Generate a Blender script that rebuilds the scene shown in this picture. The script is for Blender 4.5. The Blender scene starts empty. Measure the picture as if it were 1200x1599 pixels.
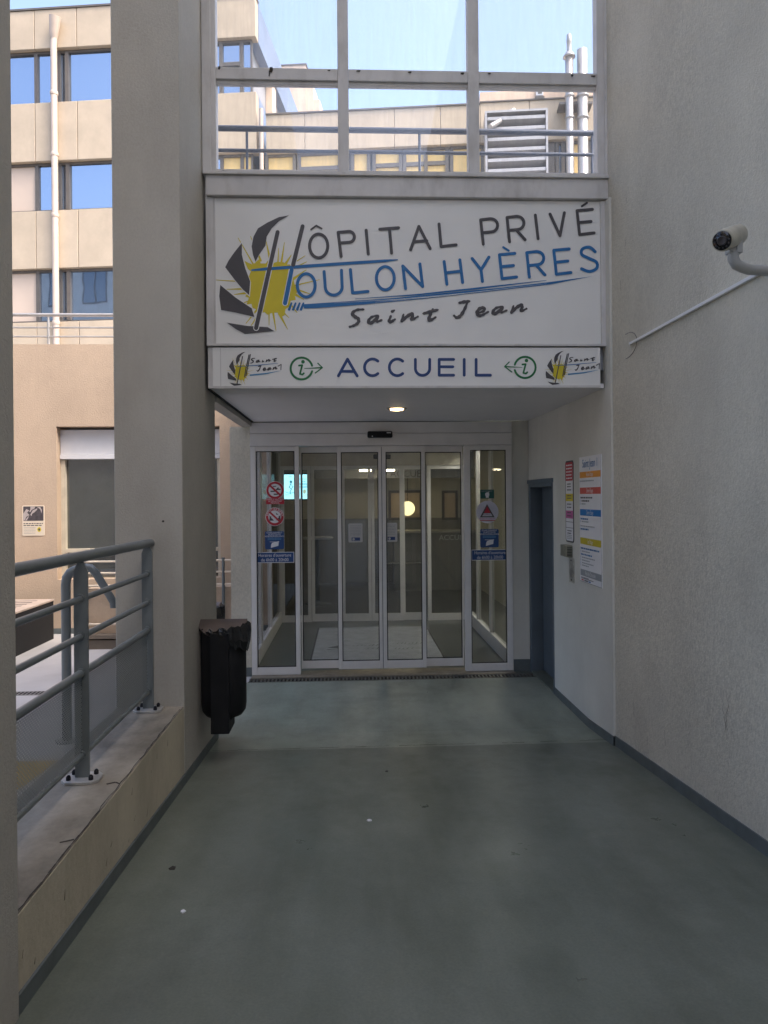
import bpy, math, random
from mathutils import Vector, Matrix
random.seed(7)
R = math.radians
scene = bpy.context.scene
COL = scene.collection

# ------------------------------------------------------------------ survey of the place
# the photograph was measured with this pinhole; at() gives the real point on a known plane
F, CX, CY, H = 1140.0, 600.0, 775.555, 1.67
ROLL, YAW = R(0.5), R(2.5616)

def ray(px, py):
    dx, dy = px - CX, py - CY
    c, n = math.cos(ROLL), math.sin(ROLL)
    u, v = dx * c - dy * n, dx * n + dy * c
    x, y, z = u / F, 1.0, -v / F
    c, n = math.cos(YAW), math.sin(YAW)
    return Vector((x * c + y * n, -x * n + y * c, z))

def at(px, py, X=None, Y=None, Z=None):
    d = ray(px, py)
    t = X / d.x if X is not None else (Y / d.y if Y is not None else (Z - H) / d.z)
    return Vector((0, 0, H)) + d * t

# ------------------------------------------------------------------ mesh builder
class MB:
    def __init__(s):
        s.v = []; s.f = []; s.m = []; s.sm = []; s.k = 0
    def face(s, pts, m=0, smooth=False):
        b = len(s.v); s.v += [tuple(p) for p in pts]
        s.f.append(list(range(b, b + len(pts)))); s.m.append(m); s.sm.append(smooth)
    def mesh(s, vs, fs, m=0, smooth=False):
        b = len(s.v); s.v += [tuple(p) for p in vs]
        for f in fs:
            s.f.append([b + i for i in f]); s.m.append(m); s.sm.append(smooth)
    def hexa(s, p, m=0):
        # p: 8 points, bottom ring then top ring
        s.mesh(p, [(3, 2, 1, 0), (4, 5, 6, 7), (0, 1, 5, 4), (1, 2, 6, 5), (2, 3, 7, 6), (3, 0, 4, 7)], m)
    def box(s, x0, x1, y0, y1, z0, z1, m=0, T=None):
        p = [(x0, y0, z0), (x1, y0, z0), (x1, y1, z0), (x0, y1, z0), (x0, y0, z1), (x1, y0, z1), (x1, y1, z1), (x0, y1, z1)]
        if T: p = [T(*q) for q in p]
        s.hexa(p, m)
    def tube(s, path, r, n=12, m=0, cap=True, smooth=True):
        path = [Vector(p) for p in path]
        rs = r if isinstance(r, (list, tuple)) else [r] * len(path)
        rings = []; prev = None
        for i, p in enumerate(path):
            a = path[max(0, i - 1)]; b = path[min(len(path) - 1, i + 1)]
            t = (b - a).normalized()
            if prev is None:
                ref = Vector((0, 0, 1)) if abs(t.z) < 0.9 else Vector((1, 0, 0))
                u = t.cross(ref).normalized()
            else:
                u = (prev - t * prev.dot(t)).normalized()
            prev = u; w = t.cross(u)
            rings.append([p + (u * math.cos(2 * math.pi * k / n) + w * math.sin(2 * math.pi * k / n)) * rs[i] for k in range(n)])
        vs = [q for rg in rings for q in rg]
        fs = []
        for i in range(len(rings) - 1):
            for k in range(n):
                k2 = (k + 1) % n
                fs.append((i * n + k, i * n + k2, (i + 1) * n + k2, (i + 1) * n + k))
        s.mesh(vs, fs, m, smooth)
        if cap:
            s.face(rings[0][::-1], m); s.face(rings[-1], m)
    def lathe(s, c, prof, n=28, m=0, smooth=True, axis=None):
        c = Vector(c)
        if axis is None:
            A = Matrix.Identity(3)
        else:
            A = Vector((0, 0, 1)).rotation_difference(Vector(axis).normalized()).to_matrix()
        vs = []
        for r, z in prof:
            for k in range(n):
                a = 2 * math.pi * k / n
                vs.append(c + A @ Vector((r * math.cos(a), r * math.sin(a), z)))
        fs = []
        for i in range(len(prof) - 1):
            for k in range(n):
                k2 = (k + 1) % n
                fs.append((i * n + k, i * n + k2, (i + 1) * n + k2, (i + 1) * n + k))
        s.mesh(vs, fs, m, smooth)
        s.face(vs[:n][::-1], m); s.face(vs[-n:], m)
    # ---- flat prints; mp(u, v, e) lifts them onto a surface
    def _e(s):
        s.k += 1
        return (s.k % 40) * 0.000012
    def poly(s, pts, mp, e, m=0):
        e += s._e()
        # ear clipping through tessellation keeps concave outlines right
        from mathutils.geometry import tessellate_polygon
        tri = tessellate_polygon([[Vector((p[0], p[1], 0)) for p in pts]])
        P = [mp(p[0], p[1], e) for p in pts]
        s.mesh(P, [tuple(t) for t in tri], m)
    def cap(s, a, b, w0, w1, mp, e, m=0, n=7):
        a = Vector(a); b = Vector(b); d = b - a
        if d.length < 1e-9: d = Vector((1, 0))
        ang = math.atan2(d.y, d.x); pts = []
        for i in range(n + 1):
            t = ang + math.pi / 2 + math.pi * i / n
            pts.append((a.x + math.cos(t) * w0 / 2, a.y + math.sin(t) * w0 / 2))
        for i in range(n + 1):
            t = ang - math.pi / 2 + math.pi * i / n
            pts.append((b.x + math.cos(t) * w1 / 2, b.y + math.sin(t) * w1 / 2))
        s.poly(pts, mp, e, m)
    def stroke(s, pts, w, mp, e, m=0):
        ws = w if isinstance(w, (list, tuple)) else [w] * len(pts)
        for i in range(len(pts) - 1):
            s.cap(pts[i], pts[i + 1], ws[i], ws[i + 1], mp, e, m)
    def disc(s, c, r, mp, e, m=0, n=40, ry=None):
        ry = ry or r
        s.poly([(c[0] + r * math.cos(2 * math.pi * k / n), c[1] + ry * math.sin(2 * math.pi * k / n)) for k in range(n)], mp, e, m)
    def rect(s, x0, y0, x1, y1, mp, e, m=0, rad=0.0):
        if x1 < x0: x0, x1 = x1, x0
        if y1 < y0: y0, y1 = y1, y0
        if rad <= 0:
            s.poly([(x0, y0), (x1, y0), (x1, y1), (x0, y1)], mp, e, m); return
        s.poly(rrect(x0, y0, x1, y1, rad), mp, e, m)
    def plate(s, outline, mp, t, m=0):
        # a slab of thickness t standing on the surface
        n = len(outline)
        vs = [mp(p[0], p[1], 0.0005) for p in outline] + [mp(p[0], p[1], t) for p in outline]
        s.mesh(vs, [tuple(range(n)), tuple(range(2 * n - 1, n - 1, -1))] + [(i, (i + 1) % n, n + (i + 1) % n, n + i) for i in range(n)], m)
    def text(s, body, size, c, mp, e, m=0, ang=0.0, align='CENTER', sx=1.0):
        e += s._e()
        vs, fs = text_geo(body, size, align)
        ca, sa = math.cos(ang), math.sin(ang)
        s.mesh([mp(c[0] + (x * sx) * ca - y * sa, c[1] + (x * sx) * sa + y * ca, e) for x, y in vs], fs, m)
    def build(s, name, mats, parent=None, loc=None, bevel=0.0, seg=2):
        if parent is not None:
            loc = Vector((0, 0, 0)); q = parent
            while q is not None: loc = loc + q.location; q = q.parent
        loc = Vector(loc) if loc is not None else Vector((0, 0, 0))
        me = bpy.data.meshes.new(name)
        me.from_pydata([tuple(Vector(p) - loc) for p in s.v], [], s.f)
        if not isinstance(mats, (list, tuple)): mats = [mats]
        for mt in mats: me.materials.append(mt)
        for p, mi, sm in zip(me.polygons, s.m, s.sm):
            p.material_index = mi; p.use_smooth = sm
        me.update()
        o = bpy.data.objects.new(name, me); COL.objects.link(o)
        if parent is not None:
            o.parent = parent
            o.location = (0, 0, 0)
        else:
            o.location = loc
        if bevel > 0:
            b = o.modifiers.new('bevel', 'BEVEL'); b.width = bevel; b.segments = seg; b.limit_method = 'ANGLE'; b.angle_limit = R(40)
        return o

def rrect(x0, y0, x1, y1, r, n=5):
    pts = []
    for cx, cy, a0 in ((x1 - r, y1 - r, 0), (x0 + r, y1 - r, 90), (x0 + r, y0 + r, 180), (x1 - r, y0 + r, 270)):
        for i in range(n + 1):
            a = R(a0 + 90 * i / n); pts.append((cx + r * math.cos(a), cy + r * math.sin(a)))
    return pts

_tc = {}
def text_geo(body, size, align):
    key = (body, align)
    if key not in _tc:
        cu = bpy.data.curves.new('t', 'FONT'); cu.body = body; cu.size = 1.0
        cu.align_x = align; cu.align_y = 'CENTER'; cu.resolution_u = 3
        ob = bpy.data.objects.new('t', cu); COL.objects.link(ob)
        dg = bpy.context.evaluated_depsgraph_get()
        me = bpy.data.meshes.new_from_object(ob.evaluated_get(dg))
        _tc[key] = ([(v.co.x, v.co.y) for v in me.vertices], [tuple(p.vertices) for p in me.polygons])
        bpy.data.objects.remove(ob); bpy.data.curves.remove(cu); bpy.data.meshes.remove(me)
    vs, fs = _tc[key]
    return [(x * size, y * size) for x, y in vs], fs

def tag(o, label, cat, group=None):
    o['label'] = label; o['category'] = cat
    if group: o['group'] = group
    return o
def thing(name, label, cat, loc=(0, 0, 0), group=None):
    o = bpy.data.objects.new(name, None); COL.objects.link(o); o.location = loc; o.empty_display_size = 0.1
    return tag(o, label, cat, group)
def struct(o):
    o['kind'] = 'structure'; return o
def dup(root, loc, label):
    r = root.copy(); COL.objects.link(r); r.location = loc; r['label'] = label
    for ch in root.children:
        c = ch.copy(); COL.objects.link(c); c.parent = r
        for g in ch.children:
            d = g.copy(); COL.objects.link(d); d.parent = c
    return r

# ------------------------------------------------------------------ materials
def new_mat(name):
    m = bpy.data.materials.new(name); m.use_nodes = True
    nt = m.node_tree
    return m, nt, nt.nodes['Principled BSDF']
def N(nt, t, **kw):
    n = nt.nodes.new(t)
    for k, v in kw.items():
        if k in n.inputs: n.inputs[k].default_value = v
        else: setattr(n, k, v)
    return n
def coords(nt, scale=(1, 1, 1)):
    tc = N(nt, 'ShaderNodeTexCoord'); mp = N(nt, 'ShaderNodeMapping'); mp.inputs['Scale'].default_value = scale
    nt.links.new(tc.outputs['Object'], mp.inputs['Vector'])
    return mp.outputs['Vector']
def noise(nt, scale, detail=4, rough=0.55, stretch=(1, 1, 1)):
    n = N(nt, 'ShaderNodeTexNoise', Scale=scale, Detail=detail, Roughness=rough)
    nt.links.new(coords(nt, stretch), n.inputs['Vector'])
    return n.outputs['Fac']
def ramp(nt, fac, lo, hi, a=(0, 0, 0, 1), b=(1, 1, 1, 1)):
    r = N(nt, 'ShaderNodeValToRGB')
    r.color_ramp.elements[0].position = lo; r.color_ramp.elements[0].color = a
    r.color_ramp.elements[1].position = hi; r.color_ramp.elements[1].color = b
    nt.links.new(fac, r.inputs['Fac'])
    return r.outputs['Color']
def mixc(nt, fac, a, b):
    mx = N(nt, 'ShaderNodeMix', data_type='RGBA')
    for sock, val in ((0, fac), (6, a), (7, b)):
        if hasattr(val, 'is_output'): nt.links.new(val, mx.inputs[sock])
        elif sock == 0: mx.inputs[0].default_value = val
        else: mx.inputs[sock].default_value = (*val, 1) if len(val) == 3 else val
    return mx.outputs[2]
def bump(nt, b, fac, strength=0.3, dist=0.004, prev=None):
    n = N(nt, 'ShaderNodeBump', Strength=strength, Distance=dist)
    nt.links.new(fac, n.inputs['Height'])
    if prev is not None: nt.links.new(prev, n.inputs['Normal'])
    nt.links.new(n.outputs['Normal'], b.inputs['Normal'])
    return n.outputs['Normal']
def plain(name, c, rough=0.5, metal=0.0, var=0.12, vs=6.0, bs=0.0, bscale=80):
    m, nt, b = new_mat(name)
    f = noise(nt, vs, 5)
    d = tuple(x * (1 - var) for x in c); u = tuple(min(1, x * (1 + var)) for x in c)
    nt.links.new(ramp(nt, f, 0.3, 0.7, (*d, 1), (*u, 1)), b.inputs['Base Color'])
    b.inputs['Roughness'].default_value = rough; b.inputs['Metallic'].default_value = metal
    if bs: bump(nt, b, noise(nt, bscale, 3), bs, 0.003)
    return m
def stucco(name, c, stain=(0.25, 0.22, 0.18), amt=0.35, grain=70, bstr=0.6, dist=0.006, streak=(5, 5, 0.7), rough=0.85, mott=0.30, lo=0.5):
    m, nt, b = new_mat(name)
    base = mixc(nt, ramp(nt, noise(nt, 1.6, 6), 0.35, 0.7), tuple(x * 0.9 for x in c), tuple(min(1, x * 1.05) for x in c))
    fine = ramp(nt, noise(nt, grain * 0.8, 3, 0.6, (1, 1, 0.7)), 0.32, 0.62, (1 - mott, 1 - mott, 1 - mott, 1), (1.0, 1.0, 1.0, 1))
    mul = N(nt, 'ShaderNodeMix', data_type='RGBA', blend_type='MULTIPLY'); mul.inputs[0].default_value = 1.0
    nt.links.new(base, mul.inputs[6]); nt.links.new(fine, mul.inputs[7])
    nt.links.new(ramp(nt, noise(nt, 0.55, 4, 0.6), 0.36, 0.66, (0.25,) * 3 + (1,), (1,) * 4), mul.inputs[0])
    st = ramp(nt, noise(nt, 1.0, 7, 0.62, streak), lo, lo + 0.32, (0, 0, 0, 1), (amt, amt, amt, 1))
    sp = ramp(nt, noise(nt, 9.0, 6, 0.7), 0.66, 0.8, (0, 0, 0, 1), (amt * 0.8,) * 3 + (1,))
    add = N(nt, 'ShaderNodeMath', operation='MAXIMUM'); nt.links.new(st, add.inputs[0]); nt.links.new(sp, add.inputs[1])
    nt.links.new(mixc(nt, add.outputs[0], mul.outputs[2], stain), b.inputs['Base Color'])
    b.inputs['Roughness'].default_value = rough
    p = bump(nt, b, noise(nt, grain, 5, 0.65), bstr, dist)
    bump(nt, b, noise(nt, 2.2, 3), 0.35, 0.01, p)
    return m
def glass(name, tint=(0.8, 0.82, 0.8), r0=0.045, rmax=1.0, rough=0.0, dirt=0.0, dcol=(0.75, 0.78, 0.8)):
    m = bpy.data.materials.new(name); m.use_nodes = True
    nt = m.node_tree; nt.nodes.clear()
    out = N(nt, 'ShaderNodeOutputMaterial'); tr = N(nt, 'ShaderNodeBsdfTransparent', Color=(*tint, 1))
    gl = N(nt, 'ShaderNodeBsdfGlossy', Color=(1, 1, 1, 1), Roughness=rough)
    lw = N(nt, 'ShaderNodeLayerWeight', Blend=0.5)
    pw = N(nt, 'ShaderNodeMath', operation='POWER'); pw.inputs[1].default_value = 5.0
    ma = N(nt, 'ShaderNodeMath', operation='MULTIPLY_ADD'); ma.inputs[1].default_value = rmax - r0; ma.inputs[2].default_value = r0
    nt.links.new(lw.outputs['Facing'], pw.inputs[0]); nt.links.new(pw.outputs[0], ma.inputs[0])
    mx = N(nt, 'ShaderNodeMixShader'); nt.links.new(ma.outputs[0], mx.inputs[0])
    nt.links.new(tr.outputs[0], mx.inputs[1]); nt.links.new(gl.outputs[0], mx.inputs[2])
    last = mx.outputs[0]
    if dirt > 0:
        df = N(nt, 'ShaderNodeBsdfTranslucent', Color=(*dcol, 1))
        d2 = N(nt, 'ShaderNodeBsdfDiffuse', Color=(*dcol, 1))
        ad = N(nt, 'ShaderNodeMixShader'); ad.inputs[0].default_value = 0.5
        nt.links.new(df.outputs[0], ad.inputs[1]); nt.links.new(d2.outputs[0], ad.inputs[2])
        a = ramp(nt, noise(nt, 6.0, 7, 0.7, (6, 6, 0.5)), 0.4, 0.85, (dirt * 0.25,) * 3 + (1,), (dirt,) * 3 + (1,))
        a2 = ramp(nt, noise(nt, 90.0, 2, 0.5), 0.7, 0.78, (0, 0, 0, 1), (dirt * 0.9,) * 3 + (1,))
        mxm = N(nt, 'ShaderNodeMath', operation='MAXIMUM'); nt.links.new(a, mxm.inputs[0]); nt.links.new(a2, mxm.inputs[1])
        m2 = N(nt, 'ShaderNodeMixShader'); nt.links.new(mxm.outputs[0], m2.inputs[0])
        nt.links.new(last, m2.inputs[1]); nt.links.new(ad.outputs[0], m2.inputs[2]); last = m2.outputs[0]
    nt.links.new(last, out.inputs['Surface'])
    return m
def emit(name, c, s):
    m, nt, b = new_mat(name)
    b.inputs['Base Color'].default_value = (*c, 1); b.inputs['Emission Color'].default_value = (*c, 1); b.inputs['Emission Strength'].default_value = s
    return m

WALL = stucco('white_stucco_rough', (0.63, 0.59, 0.49), grain=95, bstr=1.0, amt=0.24, mott=.28, streak=(2.2, 2.2, 1.3))
WALLS = stucco('white_wall_smooth', (0.60, 0.59, 0.535), grain=45, bstr=0.18, amt=0.12, dist=0.004, mott=0.05)
PILLAR = stucco('pillar_stucco', (0.43, 0.41, 0.36), grain=100, bstr=0.55, amt=0.42, mott=.13, streak=(2.6, 2.6, 0.9))
CURB = stucco('curb_render', (0.56, 0.505, 0.385), stain=(0.20, 0.17, 0.12), grain=60, bstr=0.4, amt=0.45, streak=(2.5, 2.5, 1.0), mott=.12, lo=.42)
CURBTOP = stucco('curb_top_concrete', (0.40, 0.36, 0.295), stain=(0.085, 0.075, 0.058), grain=50, bstr=0.35, amt=0.8, streak=(2.6, 1.7, 1), mott=.2, lo=.36)
COURT = stucco('beige_stucco', (0.52, 0.395, 0.285), stain=(0.36, 0.27, 0.2), grain=60, bstr=0.8, amt=0.25, mott=.12)
PANEL = stucco('beige_facade_panel', (0.505, 0.41, 0.295), stain=(0.42, 0.33, 0.27), grain=12, bstr=0.1, amt=0.30, streak=(2.2, 2.2, 0.12), rough=0.6, mott=0.06)
PANEL2 = stucco('beige_facade_render', (0.70, 0.53, 0.40), stain=(0.36, 0.32, 0.28), grain=20, bstr=0.15, amt=0.5, streak=(2.5, 2.5, 0.15), mott=0.06)
GREYW = stucco('grey_facade_side', (0.33, 0.33, 0.34), stain=(0.18, 0.18, 0.18), grain=20, bstr=0.15, amt=0.7, streak=(1.8, 1.8, 0.12), mott=0.06)
SKIRT = plain('skirting_paint', (0.10, 0.118, 0.12), 0.5, var=0.2, vs=9, bs=0.15)
WHITE = plain('white_board', (0.76, 0.75, 0.72), 0.45, var=0.035, vs=2)
TRIM = stucco('aged_white_trim', (0.62, 0.60, 0.58), stain=(0.2, 0.17, 0.14), grain=30, bstr=0.08, amt=0.45, streak=(8, 8, 3), rough=0.5, mott=0.06)
SOFFIT = plain('white_soffit', (0.72, 0.71, 0.71), 0.5, var=0.03, vs=2)
ALU = plain('white_aluminium', (0.70, 0.68, 0.66), 0.38, 0.0, 0.06, 5)
ALUD = plain('bare_aluminium', (0.45, 0.43, 0.40), 0.4, 0.7, 0.15, 12)
GREYP = plain('grey_blue_paint', (0.15, 0.17, 0.175), 0.35, 0.15, 0.10, 8)
GREYD = plain('dark_blue_grey_paint', (0.10, 0.125, 0.15), 0.45, 0, 0.10, 5)
RAILB = plain('blue_grey_rail', (0.055, 0.07, 0.105), 0.4, 0.3, 0.1, 5)
BLACK = plain('black_plastic', (0.006, 0.006, 0.007), 0.8, 0, 0.3, 5)
BIN = plain('black_bin_paint', (0.009, 0.009, 0.010), 0.6, 0.0, 0.35, 7, 0.1, 120)
BIN.node_tree.nodes['Principled BSDF'].inputs['Specular IOR Level'].default_value = 0.25
BAG = plain('black_bag_film', (0.012, 0.012, 0.012), 0.22, 0, 0.3, 20, 0.6, 25)
BOWL = plain('brown_steel_bowl', (0.16, 0.13, 0.115), 0.42, 0.7, 0.2, 8)
BOLT = plain('black_bolt', (0.015, 0.015, 0.02), 0.4, 0.6)
DK = plain('dark_grey_print', (0.066, 0.06, 0.064), 0.5, var=0.05)
BLUE = plain('blue_print', (0.008, 0.135, 0.36), 0.5, var=0.05)
NAVY = plain('navy_print', (0.012, 0.045, 0.17), 0.5, var=0.05)
LBLUE = plain('light_blue_print', (0.10, 0.28, 0.48), 0.5, var=0.05)
YEL = plain('yellow_print', (0.62, 0.50, 0.015), 0.5, var=0.08)
GREEN = plain('green_print', (0.01, 0.16, 0.045), 0.5, var=0.05)
GREEND = plain('dark_green_print', (0.008, 0.09, 0.075), 0.5, var=0.05)
RED = plain('red_print', (0.42, 0.012, 0.03), 0.5, var=0.05)
REDP = plain('coral_print', (0.55, 0.09, 0.07), 0.5, var=0.05)
ORG = plain('orange_print', (0.75, 0.30, 0.035), 0.5, var=0.05)
PINK = plain('pink_print', (0.55, 0.13, 0.33), 0.5, var=0.05)
GRYPR = plain('grey_print', (0.28, 0.30, 0.32), 0.5, var=0.05)
PAPER = plain('white_print', (0.72, 0.72, 0.74), 0.5, var=0.03)
CREAM = plain('cream_print', (0.70, 0.60, 0.47), 0.6, var=0.05)
YEL_REFL = plain('yellow_reflection_pane', (0.78, 0.55, 0.22), 0.6, var=0.06, vs=1.5)  # painted pane tone: a sunlit yellow building reflected in the glass
STEEL = plain('galvanised_flue', (0.44, 0.42, 0.40), 0.35, 0.55, 0.15, 3)
PIPEM = plain('cream_pvc_pipe', (0.56, 0.45, 0.36), 0.45, 0, 0.08, 2)
WINFR = plain('grey_brown_window_frame', (0.13, 0.115, 0.10), 0.5, 0.2, 0.1)
DGLASS = glass('door_glass', (0.87, 0.875, 0.875), 0.026)
SGLASS = glass('screen_glass', (0.84, 0.845, 0.84), 0.03, rmax=.07)
CGLASS = glass('clerestory_glass', (0.985, 0.99, 0.99), 0.03, dirt=0.14)
def facade_glass(name, base, metal=0.0):
    m, nt, b = new_mat(name)
    b.inputs['Base Color'].default_value = (*base, 1); b.inputs['Roughness'].default_value = 0.02
    b.inputs['IOR'].default_value = 2.4; b.inputs['Metallic'].default_value = metal
    bump(nt, b, noise(nt, 0.7, 2), 0.04, 0.05)
    return m
FGLASS = facade_glass('reflective_window_glass', (0.33, 0.41, 0.52), 0.9)
BGLASS = facade_glass('dark_ground_floor_glass', (0.045, 0.05, 0.045))
DARKI = plain('dark_interior', (0.03, 0.03, 0.028), 0.8)

OPP = stucco('yellow_cream_render', (0.55, 0.48, 0.38), grain=20, bstr=.1, amt=.1)
def mat_floor(k=1.0, name='grey_green_floor_paint'):
    m, nt, b = new_mat(name)
    a = mixc(nt, ramp(nt, noise(nt, 1.7, 8, 0.66, (1.0, 0.45, 1)), 0.36, 0.66), (0.122, 0.134, 0.112), (0.208, 0.222, 0.198))
    streak = ramp(nt, noise(nt, 3.4, 5, 0.6, (2.2, 0.16, 1)), 0.40, 0.72, (0, 0, 0, 1), (0.35, 0.35, 0.35, 1))
    c = mixc(nt, streak, a, (0.225, 0.235, 0.215))
    dirt = ramp(nt, noise(nt, 1.3, 9, 0.72), 0.52, 0.80, (0, 0, 0, 1), (0.45, 0.45, 0.45, 1))
    c = mixc(nt, dirt, c, (0.095, 0.095, 0.078))
    scuff = ramp(nt, noise(nt, 7.5, 9, 0.8, (1.6, 0.3, 1)), 0.63, 0.70, (0, 0, 0, 1), (0.4, 0.4, 0.4, 1))
    c = mixc(nt, scuff, c, (0.28, 0.29, 0.275))
    spots = ramp(nt, noise(nt, 30, 6, 0.75), 0.71, 0.75, (0, 0, 0, 1), (0.45, 0.45, 0.45, 1))
    c = mixc(nt, spots, c, (0.045, 0.045, 0.04))
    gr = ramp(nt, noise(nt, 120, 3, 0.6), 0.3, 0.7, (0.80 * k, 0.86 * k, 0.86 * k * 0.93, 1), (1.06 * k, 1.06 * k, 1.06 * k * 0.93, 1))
    mul = N(nt, 'ShaderNodeMix', data_type='RGBA', blend_type='MULTIPLY'); mul.inputs[0].default_value = 1.0
    nt.links.new(c, mul.inputs[6]); nt.links.new(gr, mul.inputs[7])
    nt.links.new(mul.outputs[2], b.inputs['Base Color'])
    nt.links.new(ramp(nt, noise(nt, 2.6, 7, 0.65), 0.3, 0.72, (0.26,) * 3 + (1,), (0.50,) * 3 + (1,)), b.inputs['Roughness'])
    b.inputs['Specular IOR Level'].default_value = 0.5
    p = bump(nt, b, noise(nt, 90, 4, 0.6), 0.12, 0.003)
    bump(nt, b, noise(nt, 2.5, 3), 0.2, 0.012, p)
    return m
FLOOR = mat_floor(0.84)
FLOOR2 = mat_floor(1.45, 'brightened_level_floor_paint')  # level part brightened: paler paint past the joint plus courtyard light put into colour
YARD = plain('courtyard_paving_paint', (0.50, 0.485, 0.48), 0.42, 0, 0.14, 1.3, 0.15, 60)
VFLOOR = plain('vestibule_vinyl', (0.12, 0.125, 0.118), 0.3, 0, 0.15, 2, 0.05, 60)
MATM = plain('grey_entrance_mat', (0.38, 0.38, 0.385), 0.9, 0, 0.12, 8, 0.4, 180)
YELG = plain('yellow_ground_paint', (0.55, 0.34, 0.05), 0.6, 0, 0.25, 9)
LOBR = plain('pale_side_room_wall', (0.74, 0.74, 0.66), 0.6, 0, 0.05, 2)
LOBW = plain('cream_lobby_wall', (0.60, 0.57, 0.50), 0.6, 0, 0.05, 2)
LOBD = plain('grey_lobby_dado', (0.23, 0.23, 0.215), 0.6, 0, 0.06, 2)
LOBC = plain('white_lobby_ceiling', (0.5, 0.5, 0.48), 0.7, 0, 0.05, 2)
PEACH = plain('peach_noticeboard', (0.55, 0.42, 0.30), 0.6, 0, 0.05, 2)
CHROME = plain('brushed_chrome', (0.5, 0.5, 0.5), 0.25, 0.9, 0.05)
GROUNDM = plain('far_ground_asphalt', (0.12, 0.12, 0.12), 0.8, 0, 0.2, 0.8, 0.2, 20)
CAMG = plain('camera_housing_cream', (0.42, 0.40, 0.33), 0.45, 0, 0.2, 14)
CAMA = plain('camera_arm_grey', (0.40, 0.40, 0.39), 0.42, 0.1, 0.1, 9)
LENS = plain('camera_lens_black', (0.006, 0.006, 0.008), 0.08)
KEYM = plain('beige_metal_box', (0.26, 0.25, 0.19), 0.45, 0.3, 0.15, 20)
PLATE = plain('worn_steel_plate', (0.42, 0.42, 0.38), 0.42, 0.5, 0.3, 30)
CRACK = plain('dark_crack', (0.035, 0.03, 0.025), 0.95)

def mat_mesh():
    # perforated steel: round-ended staggered holes punched by alpha
    m = bpy.data.materials.new('perforated_steel'); m.use_nodes = True
    nt = m.node_tree; b = nt.nodes['Principled BSDF']; out = nt.nodes['Material Output']
    b.inputs['Base Color'].default_value = (0.30, 0.33, 0.34, 1); b.inputs['Roughness'].default_value = 0.4; b.inputs['Metallic'].default_value = 0.2
    tc = N(nt, 'ShaderNodeTexCoord'); sep = N(nt, 'ShaderNodeSeparateXYZ'); nt.links.new(tc.outputs['Object'], sep.inputs[0])
    def mth(op, a, bb=None):
        n = N(nt, 'ShaderNodeMath', operation=op)
        for i, v in enumerate((a, bb)):
            if v is None: continue
            if hasattr(v, 'is_output'): nt.links.new(v, n.inputs[i])
            else: n.inputs[i].default_value = v
        return n.outputs[0]
    v = mth('DIVIDE', sep.outputs['Z'], 0.0088); row = mth('FLOOR', v)
    u = mth('ADD', mth('DIVIDE', sep.outputs['Y'], 0.0185), mth('MULTIPLY', row, 0.5))
    fu = mth('SUBTRACT', mth('FRACT', u), 0.5); fv = mth('SUBTRACT', mth('FRACT', v), 0.5)
    hole = mth('LESS_THAN', mth('ADD', mth('MULTIPLY', fu, fu), mth('MULTIPLY', fv, fv)), 0.142)
    tr = N(nt, 'ShaderNodeBsdfTransparent'); mx = N(nt, 'ShaderNodeMixShader')
    nt.links.new(hole, mx.inputs[0]); nt.links.new(b.outputs[0], mx.inputs[1]); nt.links.new(tr.outputs[0], mx.inputs[2])
    nt.links.new(mx.outputs[0], out.inputs['Surface'])
    return m
PERF = mat_mesh()

# ------------------------------------------------------------------ setting: ground and floors
XL, XR, YS, YD = -0.94, 1.685, 4.747, 6.87     # left edge, right wall, sign plane, door plane
PROF = [(-8.0, 0.99), (2.95, 0.17), (4.75, 0.032), (5.15, 0.002), (6.87, 0.0)]
def fz(y):
    for (a, za), (b, zb) in zip(PROF, PROF[1:]):
        if y <= b: return za + (zb - za) * (y - a) / (b - a)
    return 0.0

g = MB(); g.box(-200, 200, -200, 260, -0.9, -0.35)
struct(g.build('ground', GROUNDM))
y_ = MB(); y_.box(-14, XL - 0.0, 4.1, 9.3, -0.3, 0.0); y_.box(-14, -1.30, -4, 4.1, -0.3, -0.002)
struct(y_.build('courtyard_floor', YARD))
pf = MB()
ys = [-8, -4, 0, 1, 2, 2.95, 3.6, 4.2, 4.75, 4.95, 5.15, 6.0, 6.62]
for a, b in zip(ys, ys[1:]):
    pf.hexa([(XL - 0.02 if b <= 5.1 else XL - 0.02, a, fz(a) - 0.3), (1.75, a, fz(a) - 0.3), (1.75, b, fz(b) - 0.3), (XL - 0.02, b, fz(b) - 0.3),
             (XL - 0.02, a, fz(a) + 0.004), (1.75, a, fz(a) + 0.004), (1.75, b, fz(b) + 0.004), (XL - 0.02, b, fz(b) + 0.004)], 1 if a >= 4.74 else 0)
floor = struct(pf.build('ramp_floor', [FLOOR, FLOOR2]))
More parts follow.
